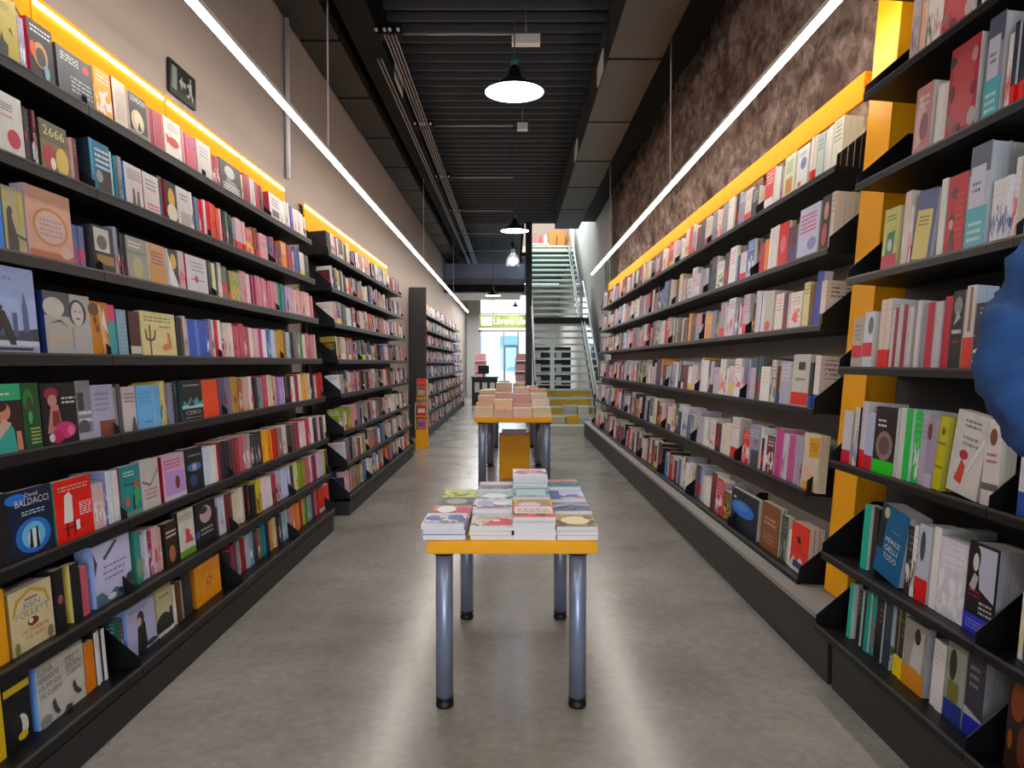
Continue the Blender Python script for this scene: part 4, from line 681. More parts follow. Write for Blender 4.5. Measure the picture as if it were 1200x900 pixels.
hero('R', 4, 874, 885, '#8c8ca0', '#a8a8bc', .28, .05, 2, [('r', .2, 0, 1, .4, '#3a3c48'), ('l', .1, .9, .7, .92, 3, '#c8c8d8'), ('e', .6, .6, .2, .06, '#a85c60')], 'grey lilac book behind a bracket on the fifth shelf')
spines('R', 4, 903, 934, [('#c04c8c', '#c87ca8'), ('#c8c0cc', '#c8c0cc'), ('#b84c88', '#c8b8cc'), ('#a8a4b8', '#b8b4c0')], h=.29)
hero('R', 5, 853, 884, '#141c2c', '#101418', .27, .04, 1, [('e', .45, .55, .42, .2, '#2c6cc8'), ('e', .4, .6, .25, .1, '#4c8cdc'), ('e', .15, .78, .05, .03, '#d8d0b0')], 'black and blue book of a glowing scene on the bottom shelf')
hero('R', 5, 888, 909, '#7c4c34', '#6a3c28', .29, .04, 2, [('l', .2, .8, .55, .75, 2, '#c8a890'), ('l', .2, .8, .15, .4, 3, '#a87c60')], 'brown book on the bottom shelf of the long right bookcase')
hero('R', 5, 911, 918, '#3a4438', '#26262a', .27, .04, 1, None, 'dark green grey book on the bottom shelf', .5, '#8a9484')
hero('R', 5, 923, 943, '#d84038', '#b02034', .27, .08, 3, [('r', .0, .0, 1, .08, '#e8e0e0'), ('p', [(.3, .7), (.5, .75), (.6, .58), (.4, .6)], '#1c1414'), ('p', [(0, .08), (.2, .3), (.4, .2), (.6, .32), (.8, .2), (1, .28), (1, .08)], '#d8d4e0'), ('r', .2, .08, .9, .22, '#2c3070'), ('l', .2, .9, .42, .5, 1, '#a82c28')], 'bright red book with a zigzag white and navy foot')

# --- the rest of the rows
def gaps_for(ys): return [(y - .075, y + .012) for y in ys]
MOD = 1.13
YL1 = [1.92, 3.09, 4.27, 5.42, 6.48]; YL2 = [7.08 + k * 1.155 for k in range(5)]; YL3 = [14.6 + k * 1.2 for k in range(10)]
YR = [3.9 + k * 1.29 for k in range(9)]; YN = [2.2 - MOD, 2.2, 3.3]
for r in range(8):
    hm = .225 if r not in (1,) else .21
    fill('L1', r, 2.0, 6.43, PAL_L,   .185, .225, .12, .15, .022, .045, .35, gaps_for(YL1[1:-1]), ['#cfc9bb', '#c0b8a8'])
    fill('L2', r, 7.12, 11.65, PAL_L2, .19, .235, .12, .15, .018, .045, .22, gaps_for(YL2[1:-1]), ['#cfc9bb', '#c8bca8'])
    fill('L3', r, 14.65, 25.3, PAL_L2, .19, .24, .12, .16, .03, .06, .3, gaps_for(YL3[1:-1]), ['#cfc9bb'])
for r in range(6):
    fill('R', r, 3.92, 14.15, PAL_R, .225, .30, .13, .18, .028, .055, .5, gaps_for(YR[1:-1]), ['#dcd8cc', '#e2dcc8', '#cfcac6'])
for r in range(1, 8):
    fill('N', r, 1.3, min(3.26, max(t[1] for t in TAKEN[('N', r)])), PAL_N, .22, .3, .14, .17, .02, .045, .4, gaps_for(YN[1:-1]), ['#cfcdc6', '#c4c2b8'], empty_p=.0)

BOOKS.sort(key=lambda b: -b['size'])
vis = [b for b in BOOKS if b['y'] > 1.9 or b['case'][0] == 'N']
N_SINGLE = 300
def in_view(b):
    p = b['M'] @ Vector((b['w'] / 2, b['t'] / 2, b['h'] / 2)); 
    if p.y < .6: return False
    u = CX + F * p.x / p.y; v = HY - F * (p.z - CAMH) / p.y
    return -15 < u < 1215 and -25 < v < 915
single = [b for b in BOOKS if in_view(b)][:N_SINGLE]; ids = set(id(b) for b in single)
rest = [b for b in BOOKS if id(b) not in ids]
# count along each shelf from the far end of its bookcase, for the labels
order = {}
for b in sorted(BOOKS, key=lambda b: -b['y']):
    k = (b['case'], b['row']); order[k] = order.get(k, 0) + 1; b['n'] = order[k]
def ordinal(n): return '%d%s' % (n, 'th' if 10 <= n % 100 <= 20 else {1: 'st', 2: 'nd', 3: 'rd'}.get(n % 10, 'th'))
nrow = {'L1': 0, 'L2': 0, 'L3': 0, 'R': 0, 'N': -1}
for b in single:
    cov, pag = book_parts(b['w'], b['h'], b['t'], b['c1'], b['cs'], b['c2'], b['pg'], b['seed'], b['style'], b['hard'])
    o = cov.build('book', M_cov); o.matrix_world = b['M']
    pag.build('page_block', M_pag, o)
    if b['art']: draw(b['art'], b['w'], b['h'], -.0004).build('cover_print', M_ink, o)
    rown = ORD[b['row'] + nrow[b['case']]]
    lab = b['label'] or '%s book, %s from the far end of the %s shelf, %s' % (cname(b['cs']), ordinal(b['n']), rown, NAMES[b['case']])
    wl = lab.split()
    tag(o, lab if len(wl) <= 16 else ' '.join(wl[:16]), 'book', 'books on the left wall shelves' if b['case'][0] == 'L' else 'books on the right wall shelves')
big = MB()
for b in rest:
    cov, _ = book_parts(b['w'], b['h'], b['t'], b['c1'], b['cs'], b['c2'], b['pg'], b['seed'], b['style'], False, False)
    big.add(cov.v, cov.f, cov.mi, b['M'], c1=cov.c1, c2=cov.c2[0], uvs=cov.uv)
o = big.build('book_rows', [M_cov, M_pag]); o['kind'] = 'stuff'; o['label'] = 'the hundreds of smaller, further books filling the shelves of every bookcase'; o['category'] = 'books'

# ------------------------------------------------------------------ bookcases
def bookcase(cs, ys, label, depth=.27, back=M_backL, front_h=.035, back_h=.24, lip=.042, plinth=None, top=None, extra_end=True):
    case = CASES[cs]; zs = case.zs; sd = case.side
    root = empty('bookcase', (sd * (case.X0 + .1), (ys[0] + ys[-1]) / 2, 0)); tag(root, label, 'bookcase')
    inv = T(-root.location)
    L_ = [b - a for a, b in zip(ys, ys[1:])]; bracket = None
    y_start = lambda i: ys[i + 1] if sd == 1 else ys[i]    # frame x=0 end
    zb, zt = zs[-1] - .06, top if top is not None else zs[0] + .42
    fb = case.frame(0, 0)
    for i in range(len(L_)):
        ex = case.frame(0, y_start(i))
        p = MB().box(.003, L_[i] - .003, depth, depth + .02, zb / math.cos(TH), zt / math.cos(TH)).build('back_panel', back, root, inv @ ex)
    shelf_me = {}
    for r, z in enumerate(zs):
        for i in range(len(L_)):
            M = inv @ case.frame(z, y_start(i)); key = round(L_[i], 3)
            if key not in shelf_me:
                mb = MB().box(.002, L_[i] - .002, 0, depth, -.022, 0)
                mb.box(.002, L_[i] - .002, -.004, .012, -lip, .003, mi=0)
                mb.box(.002, L_[i] - .002, -.0055, -.004, -.004, .003, mi=1)
                mb.box(.002, L_[i] - .002, -.004, .002, .003, .0045, mi=1)
                s = mb.build('shelf', [M_black, M_lip], root, M); shelf_me[key] = s
            else: s = inst(shelf_me[key], root); s.matrix_basis = M
            ends = [(L_[i], False)] + ([(0, True)] if (i == 0 and sd == -1) or (i == len(L_) - 1 and sd == 1) else [])
            if sd == 1: ends = [(L_[i], False)] + ([(0, True)] if i == len(L_) - 1 else [])
            for (x, first) in ends:
                if bracket is None:
                    bracket = MB().prism([(.0, -.02), (.0, front_h), (depth * .78, back_h), (depth, back_h), (depth, -.02)], 'x', -.002, .002).build('bracket', M_black, s); bracket.matrix_basis = T((x, 0, 0))
                else: inst(bracket, s, T((x, 0, 0)))
    return root
bcL1 = bookcase('L1', YL1, 'nearest black wall bookcase on the left with eight leaning shelves', top=1.25)
bcL2 = bookcase('L2', YL2, 'second black bookcase along the left wall, past a narrow gap', top=1.25)
bcL3 = bookcase('L3', YL3, 'far left bookcase with a tall dark grey end panel', top=1.3, depth=.25)
bcR = bookcase('R', YR, 'long black wall bookcase along the masonry wall with six shelves', back=M_backR, front_h=.06, back_h=.26, lip=.03, top=1.42)
bcN = bookcase('N', YN, 'black bookcase nearest on the right beside the yellow post', back=mat('near_back_panel', '#1d1c1b', .7), front_h=.04, back_h=.25, lip=.03, top=2.6)
def rel(o, root): o.parent = root; o.matrix_basis = T(-root.location) @ o.matrix_basis; return o
def rbox(name, root, x0, x1, y0, y1, z0, z1, m): return rel(box_obj(name, x0, x1, y0, y1, z0, z1, m), root)
# plinths
rbox('plinth', bcL1, -XL * -1 + .01, -1.603, YL1[0], 6.45, .0, .135, M_plinthL)
rbox('plinth', bcL2, XL + .01, -1.603, 7.08, YL2[-1], .0, .135, M_plinthL)
rbox('plinth', bcL3, XL + .01, -1.70, 14.6, YL3[-1], .0, .135, M_plinthL)
rbox('end_panel', bcL3, XL + .01, -1.73, 14.5, 14.56, .0, H(1.5), M_dgrey)
rbox('plinth', bcR, 1.467, XR - .12, 3.34, 14.9, .0, .27, M_plinth); rbox('ledge', bcR, 1.455, XR - .13, 3.34, 14.9, .271, .297, M_ledge)
rbox('plinth', bcN, 1.47, XR - .12, YN[0], 3.3, 0, .235, M_plinth)
# yellow post between the right bookcases (leaning with them) and the upright beside it
post = tag(empty('yellow_post', (1.9, 3.67, .3)), 'tall yellow leaning post between the two right bookcases', 'post')
mb = MB(); fm = RIGHT.frame(0, 3.80)
mb.box(0, .245, .10, .25, -1.19, 2.15, M=T(-post.location) @ fm); mb.build('post_panel', M_yel, post)
# yellow fascia with warm light over the right bookcase
fas = tag(empty('light_fascia', (1.9, 9, H(1.4))), 'long yellow light fascia above the right bookcase', 'fascia')
for i in range(8):
    fr_ = T(-fas.location) @ RIGHT.frame(1.425, YR[i + 1])
    MB().box(.003, 1.287, .11, .125, -.02, .135, M=fr_).box(.003, 1.287, .125, .27, .12, .135, M=fr_).build('fascia_panel', M_fasc, fas)
    MB().box(.02, 1.27, .13, .145, .04, .06, M=fr_).build('light_strip', M_strip, fas)
# yellow light panels above the left bookcases
def left_fascia(ys, label, nm):
    fs_ = tag(empty('light_fascia', (-1.95, (ys[0] + ys[-1]) / 2, H(1.4))), label, 'fascia')
    for i in range(len(ys) - 1):
        L = ys[i + 1] - ys[i]; f0 = T(-fs_.location) @ LEFT1.frame(1.17, ys[i])
        MB().box(.004, L - .004, .2, .215, -.05, .41, M=f0).build('fascia_panel', M_fasc, fs_)
        MB().box(.02, L - .03, .188, .2, .362, .378, M=f0).build('light_strip', M_strip, fs_)
    return fs_
fL = left_fascia(YL1, 'yellow light panel above the nearest left bookcase', 0); left_fascia(YL2, 'yellow light panel above the second left bookcase', 1)
# section sign lettering on the first panel
vs, fs, a, b_, d, e = text_tris('RES')
mb = MB(); mb.add([(.72 + (q[0] - a) / (b_ - a) * .36, .183, .22 + (q[1] - d) / (e - d) * .12) for q in vs], fs)
mb.build('sign_lettering', M_rubber, fL, T(-fL.location) @ LEFT1.frame(1.17, YL1[0]))
# dark stands closing the gap between the left bookcases
# exit sign
ex = tag(empty('exit_sign', (XL + .012, 4.585, H(1.735))), 'small black exit sign with running man on the grey wall', 'sign')
MB().box(-.008, .008, -.18, .18, -.098, .098).build('sign_board', mat('sign_black', '#0e1210', .4), ex)
MX = Matrix(((0, -1, 0, .0), (1, 0, 0, -.18), (0, 0, 1, -.098), (0, 0, 0, 1)))
dg = draw([('r', .07, .15, .26, .85, '#6c7a70'), ('p', [(.34, .5), (.46, .72), (.46, .58), (.6, .58), (.6, .42), (.46, .42), (.46, .28)], '#8a968c'),
           ('e', .78, .8, .035, .07, '#8a968c'), ('p', [(.7, .45), (.74, .7), (.82, .7), (.82, .45), (.9, .2), (.86, .15), (.78, .38), (.72, .2), (.62, .2), (.62, .27), (.7, .28), (.74, .42)], '#8a968c'), ('p', [(.62, .55), (.7, .66), (.74, .6), (.66, .5)], '#8a968c')], .36, .196, -.009)
dg.build('pictogram', M_ink, ex, MX)

# ------------------------------------------------------------------ tables
def table(x0, x1, y0, y1, h, th, legr, legs, label, feet=True):
    t = tag(empty('display_table', ((x0 + x1) / 2, (y0 + y1) / 2, 0)), label, 'table'); ox, oy = t.location.x, t.location.y
    bm = bmesh.new(); bmesh.ops.create_cube(bm, size=1)
    bmesh.ops.scale(bm, vec=(x1 - x0, y1 - y0, th), verts=bm.verts); bmesh.ops.translate(bm, vec=(0, 0, h - th / 2), verts=bm.verts)
    bmesh.ops.bevel(bm, geom=[e for e in bm.edges], offset=.006, segments=2, affect='EDGES')
    me = bpy.data.meshes.new('tabletop'); bm.to_mesh(me); bm.free(); me.materials.append(M_yel)
    o = bpy.data.objects.new('tabletop', me); C.objects.link(o); o.parent = t
    for (x, y) in legs:
        l = MB().cyl((0, 0, .045), (0, 0, h - th - .012), legr, 24).build('leg', M_steel, t); l.location = (x - ox, y - oy, 0)
        MB().cyl((0, 0, h - th - .014), (0, 0, h - th), legr * 1.25, 24).build('mounting_plate', M_rubber, l)
        MB().lathe([(0, 0), (legr * .95, 0), (legr * 1.05, .006), (legr * 1.05, .02), (legr * .7, .026), (legr * .7, .034), (legr * 1.03, .036), (legr * 1.03, .047), (0, .047)], 24).build('foot', M_rubber, l)
    return t
table(-.366, .36, 3.06, 4.32, .738, .052, .0375, [(-.298, 3.13), (.282, 3.13), (-.27, 4.22), (.278, 4.22)], 'yellow topped display table with four steel legs nearest the camera')
table(-.47, .485, 8.8, 10.6, .83, .06, .05, [(-.375, 8.88), (.41, 8.88), (-.33, 10.45), (.37, 10.45)], 'second yellow topped display table further down the aisle')
table(-.47, .47, 11.3, 12.9, .83, .06, .05, [(-.35, 11.5), (.38, 11.5), (-.3, 12.8), (.35, 12.8)], 'third display table hidden behind the second one')
def stack(x, y, w, d, h, z, cols, top, art, label, group, n=None, page='#dcdcde', c2='#222222', style=.5):
    """books lying flat: spine along the left, foot of the book towards the camera"""
    t_avg = .02; n = n or max(2, round(h / t_avg)); t = h / n; zc = z
    for k in range(n):
        tt = t; dx, dy = random.uniform(-.004, .004), random.uniform(-.005, .005); last = k == n - 1
        c = top if last else random.choice(cols)
        cov, pag = book_parts(w, d, tt, c, c, c2, page, random.random(), style)
        M = T((x + dx, y + dy, zc + tt)) @ Matrix.Rotation(random.uniform(-.02, .02), 4, 'Z') @ Matrix.Rotation(-math.pi / 2, 4, 'X')
        o = cov.build('paperback', M_cov); o.matrix_world = M; pag.build('page_block', M_pag, o)
        if last and art: draw(art, w, d, -.0004).build('cover_print', M_ink, o)
        pos = 'topmost' if last else 'bottom' if k == 0 else ORD[min(k, 7)]
        tag(o, '%s paperback, stack of %s' % (pos, label), 'paperback', group); zc += tt + .0004
ZT = .739; G1 = 'paperbacks stacked on the front table'
YS = [3.09, 3.335, 3.58, 3.825, 4.07]
def L4(*a): return list(a)
S = {  # column 0..3, row 0..4 : height, side colours, cover, art, name
 (0, 0): (.068, ['#3a4a9c', '#d8d8e4', '#4a5ab0'], '#c9c9d4', [('e', .2, .55, .18, .2, '#3c4c9c'), ('e', .75, .6, .2, .25, '#3c4c9c'), ('r', .05, .1, .95, .2, '#8a8a98')], 'white and blue covers at the front left corner'),
 (1, 0): (.058, ['#c9b8c4', '#d8d0dc', '#b8a8b4'], '#c6c2ba', [('p', [(.25, .05), (.98, .1), (.95, .6), (.6, .75)], '#c83c44'), ('e', .6, .5, .1, .1, '#e8e0dc')], 'red and grey covers, second along the front edge'),
 (2, 0): (.100, ['#dfe2ec', '#c9d0e0', '#e4e0e4'], '#cf5a48', [('r', .04, .3, .96, .95, '#d8d0cc'), ('l', .1, .9, .4, .8, 3, '#8c4c40')], 'white books under a coral cover, third along the front edge'),
 (3, 0): (.060, ['#5a4a48', '#b8a8a0', '#8a7c78'], '#b89a5c', [('e', .5, .5, .36, .35, '#d8cca8'), ('e', .15, .2, .12, .15, '#6a3c20'), ('e', .85, .75, .12, .18, '#7a4c24'), ('r', .0, .0, 1, .06, '#4a2c20')], 'gold brown pictured covers at the front right corner'),
 (0, 1): (.055, ['#c94c60', '#d8c8c4'], '#c96c68', [('e', .35, .6, .25, .35, '#e4dcd4'), ('e', .8, .5, .2, .3, '#b02c5c')], 'rose and white covers in the second row, left'),
 (1, 1): (.082, ['#c0c8d4', '#a8b0bc', '#d8dce4'], '#c4c6cc', [('e', .3, .6, .2, .3, '#8fa0b8'), ('r', .1, .06, .9, .2, '#b03868'), ('e', .7, .6, .2, .2, '#e4e4e8')], 'glossy silver covers with a magenta line'),  # pale glare on this cover is drawn into the print
 (2, 1): (.086, ['#cfcbc4', '#b8b4ac'], '#e09a34', [('r', .08, .08, .92, .82, '#8c8078'), ('e', .4, .4, .3, .25, '#c8c4c0')], 'grey picture covers with an orange border'),
 (3, 1): (.075, ['#b8b8bc', '#5a6478', '#a8a8ac'], '#54607a', [('p', [(0, .3), (.5, .6), (1, .4), (1, .7), (.5, .85), (0, .6)], '#8a94a8'), ('r', 0, .85, 1, 1, '#b8bcc4')], 'slate blue seascape covers'),
 (0, 2): (.050, ['#3a3c3c', '#8a8c84'], '#4c5250', [('e', .5, .5, .3, .3, '#8a948c')], 'dark grey green covers in the third row'),
 (1, 2): (.078, ['#a8b8c0', '#d0d8dc'], '#a4b4bc', [('e', .5, .5, .35, .3, '#d8dce0')], 'plastic wrapped pale covers'),
 (2, 2): (.095, ['#5c94a8', '#9ab8c0', '#c8d0d0'], '#7aa0ac', [('r', .1, .1, .9, .9, '#a8c0c4')], 'light blue covers behind the orange bordered ones'),
 (3, 2): (.082, ['#c8ccd8', '#8a94b0'], '#b8c0dc', [('r', 0, 0, .3, 1, '#2c3c78'), ('e', .65, .4, .2, .15, '#4c4c90'), ('e', .8, .2, .12, .1, '#c86878')], 'white and navy covers in the third row, right'),
 (0, 3): (.048, ['#a8b478', '#d0d4b8'], '#b4c070', [('l', .3, .7, .45, .6, 1, '#8a9450')], 'lime green covers at the back left'),
 (1, 3): (.092, ['#b8bcc4', '#c8c8cc'], '#8c8488', [('r', .05, .5, .95, .95, '#c0a8ac'), ('e', .5, .3, .4, .2, '#5c5860')], 'mauve grey covers in the fourth row'),
 (2, 3): (.162, ['#d8d8dc', '#c8ccd0', '#a8b8bc'], '#cfc8cc', [('r', .1, .3, .9, .7, '#a85070'), ('r', .3, .4, .7, .6, '#c8909c')], 'tall pile topped by a pink and white cover'),
 (3, 3): (.102, ['#c8c4b8', '#a8acb0'], '#4a8090', [('p', [(0, .6), (.5, .8), (1, .7), (1, 1), (0, 1)], '#d06c6c'), ('e', .5, .3, .4, .15, '#2c4c5c')], 'teal covers with a coral top edge'),
}
for (cx, ry), (hh, cols, top, art, nm) in S.items():
    x = -.372 + cx * .187 + (-.018 + .006 * ry if cx == 0 else 0)
    stack(x, YS[ry], .183 if cx != 3 else .176, .232, hh, ZT, cols, top, art, nm, G1)
G2 = 'books piled on the second table'; k = 0
names2 = ['pink white covers', 'thin grey covers', 'cream covers', 'ivory covers', 'yellow fronted covers', 'white glossy covers', 'beige covers', 'sand covers', 'cream high pile', 'rosy pile', 'straw pile', 'ivory far pile']
k = 0
for ry, (yy, hs_) in enumerate([(8.85, [.12, .08, .11, .12]), (9.3, [.15, .19, .15, .19]), (9.8, [.22, .26, .24, .25]), (10.2, [.28, .38, .32, .3])]):
    for cx, hh in enumerate(hs_):
        c = random.choice(['#d8c8a8', '#d8c0b4', '#c8b49c', '#dcd4c4', '#c9a8a0'])
        top = random.choice(['#e0d8d0', '#cfa8a4', '#d8ccb0', '#e4e0dc', '#c87c7c'])
        nm = 'row %s, place %s, on the second table' % (ORD[ry], ORD[cx])
        stack(-.47 + cx * .237, yy, .228, .24 if ry != 1 else .26, hh, .831, [c], '#e0a020' if (ry, cx) == (1, 0) else top, None, nm, G2, n=max(2, round(hh / .05)), page=c, style=.5)
for cx, hh in enumerate([.25, .38, .34, .3]):
    c = ['#c8a898', '#cfc0a0', '#c9b890', '#d0b8b0'][cx]
    stack(-.44 + cx * .22, 11.4, .18, .25, hh, .831, [c], c, None, 'books %s from left on the third table' % ORD[cx], 'books piled on the third table', n=5, page=c)
# yellow bin with magazines under the second table
bn = tag(empty('magazine_bin', (.02, 9.55, 0)), 'upright yellow bin of magazines standing under the second table', 'bin')
mb = MB(); mb.box(-.2, .2, -.2, -.185, .0, .56); mb.box(-.2, .2, .185, .2, 0, .56); mb.box(-.2, -.185, -.185, .185, 0, .56); mb.box(.185, .2, -.185, .185, 0, .56); mb.box(-.185, .185, -.185, .185, 0, .015)
mb.build('bin_body', M_yel, bn)
for q in range(5):
    m_ = MB().box(-.165, .16, -.16 + q * .06, -.125 + q * .06, .016, .6 + .012 * (q % 3)).build('magazine', mat('magazine_%d' % (q % 3), ['#c8a8a4', '#d8d4cc', '#b04c58'][q % 3], .4), M=T((.02, 9.55, 0)))
    tag(m_, ['front pink', 'second white', 'third red', 'fourth pink', 'rear white'][q] + ' magazine sticking up from the yellow bin', 'magazine', 'magazines in the yellow bin')

# ------------------------------------------------------------------ far display by the second left bookcase
ds = tag(empty('display_stand', (-1.6, 12.75, 0)), 'slim yellow display stand with red books at the end of the left bookcase', 'display stand')
MB().box(-.1, .1, -.1, .1, 0, .32).build('stand_base', M_yel, ds)
MB().box(-.1, .1, .07, .1, .32, 1.2).box(-.11, -.095, -.1, .1, .32, .8).build('stand_back', mat('stand_cream', '#cdb890', .5), ds)
MB().box(-.09, .09, -.08, .06, .55, .57).box(-.09, .09, -.08, .06, .86, .88).build('stand_shelf', M_yel, ds)
for q, (z, hh, cc, nm) in enumerate([(.321, .2, '#c9706c', 'pink and purple box on the yellow base of the display stand'), (.571, .18, '#c8242c', 'red boxed book low on the slim display stand'), (.881, .2, '#8a6a5c', 'brown book on the slim display stand'), (1.085, .14, '#d8241c', 'bright red box on top of the display stand')]):
    bb = MB().box(-.075, .075, -.075, .02, 0, hh).box(-.06, .06, -.078, -.075, hh * .3, hh * .7, mi=1).build('boxed_set', [mat('box_%d' % q, cc, .4), mat('box_label_%d' % q, ['#8c4c8c', '#e8d0c0', '#c8a07c', '#f04038'][q], .4)], M=T((-1.6, 12.75, z))); tag(bb, nm, 'box')

# ------------------------------------------------------------------ stairs
M_tread = mat('frosted_green_glass', '#b9d0c6', .18, 0, .06, 2, trans=.25)
M_edge = mat('pale_glass_edge', '#cfe4dc', .25)
M_string = mat('dark_stringer_steel', '#1b1e20', .4, .5)
M_railg = mat('rail_glass', '#d5e6e0', .05, trans=.92)
st = tag(empty('staircase', (1.1, 19, 0)), 'glass tread staircase rising at the end of the right bookcase', 'staircase')
OS = T((-1.1, -19, 0))
X0s, X1s = .5, 1.86; RISE, RUN = .18, .28
pos = []
for i in range(1, 15): pos.append((15.5 + (i - 1) * RUN, i * RISE))
land_y, land_z = 15.5 + 14 * RUN, 15 * RISE
for i in range(1, 15): pos.append((land_y + 1.0 + (i - 1) * RUN, land_z + i * RISE * (UP - land_z) / (15 * RISE)))
tr = None
for (y, z) in pos:
    if tr is None:
        tr = MB().box(X0s + .04, X1s - .04, 0, .31, -.045, 0).build('tread', M_tread, st); tr0 = tr; tr.matrix_basis = OS @ T((0, y, z)); t_ = tr
        ed = MB().box(X0s + .04, X1s - .04, -.012, 0, -.05, .003).build('tread_edge', M_edge, tr)
    else:
        t_ = inst(tr0, st, OS @ T((0, y, z))); inst(ed, t_)
def sbox(name, x0, x1, y0, y1, z0, z1, m): o = MB().box(x0, x1, y0, y1, z0, z1).build(name, m, st); o.matrix_basis = OS; return o
sbox('landing', X0s, X1s, land_y, land_y + 1.1, land_z - .05, land_z, M_tread); sbox('landing_beam', X0s - .05, X1s + .05, land_y - .02, land_y + .06, land_z - .2, land_z + .01, M_string)
for i in (2, 3, 4):
    sbox('riser', X0s + .2 if i > 2 else X0s + .35, X1s - .08, 15.52 + i * RUN, 15.54 + i * RUN, i * RISE + .005, (i + 1) * RISE - .05, mat('yellow_riser', '#e8b414', .4))
sbox('base_step', X0s + .02, X1s, 15.2, 15.5, .0, .17, mat('pale_stone_base', '#b4b9ae', .4))
for x in (X0s, X1s - .04):
    mb = MB()
    sl = RISE / RUN
    mb.prism([(15.3, 0), (15.6, 0), (land_y + .1, land_z - .25), (land_y + .1, land_z), (15.3, .2)], 'x', x, x + .04, M=OS)
    s2 = (UP - land_z) / (15 * RUN)
    mb.prism([(land_y + 1.0, land_z - .2), (land_y + 1.0 + 15 * RUN, UP - .2), (land_y + 1.0 + 15 * RUN, UP + .02), (land_y + 1.0, land_z + .06)], 'x', x, x + .04, M=OS)
    mb.build('stringer', M_string, st)
for x in (X0s - .02, X1s + .01):
    MB().prism([(15.4, .3), (land_y, land_z + .1), (land_y, land_z + .95), (15.4, 1.1)], 'x', x, x + .012, M=OS).build('glass_balustrade', M_railg, st)
    MB().prism([(land_y + 1, land_z + .1), (land_y + 1 + 15 * RUN, UP + .1), (land_y + 1 + 15 * RUN, UP + .9), (land_y + 1, land_z + .95)], 'x', x, x + .012, M=OS).build('glass_balustrade', M_railg, st)
    MB().cyl((x, 15.4, 1.12), (x, land_y, land_z + .97), .022, 8, M=OS).cyl((x, land_y, land_z + .97), (x, land_y + 1, land_z + .97), .022, 8, M=OS).cyl((x, land_y + 1, land_z + .97), (x, land_y + 1 + 15 * RUN, UP + .92), .022, 8, M=OS).build('handrail', M_rod, st)
# column and dark mezzanine front left of the stairs
struct(MB().prism([(.32, 18.2), (.48, 18.2), (.48, 18.38), (.32, 18.38)], 'z', 0, CEIL).build('pillar', mat('black_column', '#1b1b1d', .35, .3)))
mz = tag(empty('mezzanine_front', (-.8, 22, H(2.12))), 'dark beam and daylight tinted panel crossing high above the aisle', 'beam')
for nm, z0, z1, m_, d_ in [('beam', 0, .21, M_blackc, .2), ('lintel', .21, .39, mat('soft_grey', '#6c6b70', .6), .12), ('daylit_panel', .40, .86, mat('daylight_tinted_board', '#8793b4', .4), .06)]:  # blue of the top panel is shopfront daylight put into its colour
    MB().box(-1.25, 1.15, -d_, d_, z0, z1).build(nm, m_, mz)
struct(box_obj('ceiling_lowered', XL, .28, 22.2, 27.5, H(2.36), H(2.46), M_wallW))
# green sign of the shop
sg = tag(empty('shop_sign', (-.35, 29.5, H(1.68))), 'long green framed sign with white letters over the entrance', 'sign')
MB().box(-1.0, 1.1, -.05, .05, -.27, .27).build('sign_board', mat('moss_green_sign', '#66752a', .5), sg)
MB().box(-.93, -.5, -.062, -.05, -.17, .17).build('sign_panel', mat('sign_white', '#f0f2e4', .4, emis='#f4f6e8', estr=.8), sg)
MB().box(-1.02, 1.12, -.07, .07, -.36, -.285).build('sign_shelf', mat('cream_strip', '#e8dcb8', .5), sg)
vs, fs, a, b_, d, e = text_tris('Librería Libre')
MB().add([(-.42 + (q[0] - a) / (b_ - a) * 1.45, -.056, -.13 + (q[1] - d) / (e - d) * .28) for q in vs], fs).build('sign_lettering', M_white, sg)
for x in (-.6, .6): MB().cyl((x, 0, .27), (x, 0, CEIL - H(1.68)), .008, 6).build('suspension_rod', M_cond, sg)

# ------------------------------------------------------------------ things upstairs, on the steps and around the entrance
cb = tag(empty('cabinet', (1.65, 27.6, UP)), 'orange cabinet on the upper floor above the stairs', 'cabinet')
MB().box(-.3, .3, -.2, .2, 0, .9).build('cabinet_body', mat('orange_board', '#d87818', .4), cb); MB().box(-.02, .02, -.215, -.2, .2, .7).build('handle', M_rubber, cb)
rk = tag(empty('display_shelf', (.95, 27.5, UP)), 'low white shelf of toys on the upper floor', 'shelf')
MB().box(-.4, .4, -.18, .18, .0, .05).box(-.4, .4, -.18, .18, .38, .42).box(-.4, -.36, -.18, .18, .05, .38).box(.36, .4, -.18, .18, .05, .38).build('shelf_body', M_white, rk)
for q, (x, w_, h_, cc, nm) in enumerate([(-.3, .14, .2, '#2a2a2c', 'black box'), (-.08, .1, .42, '#c86c6c', 'tall pink toy'), (.1, .12, .3, '#c84848', 'red toy'), (.28, .14, .36, '#d8b8b0', 'pale pink toy')]):
    o = MB().box(-w_ / 2, w_ / 2, -.06, .06, 0, h_ * .7).lathe([(w_ / 2, h_ * .7), (w_ * .4, h_ * .9), (0, h_)], 12).build('toy', mat('toy_%d' % q, cc, .5), M=T((.95 + x, 27.45, UP + .42))); tag(o, nm + ' on the white shelf upstairs', 'toy', 'toys on the upstairs shelf')
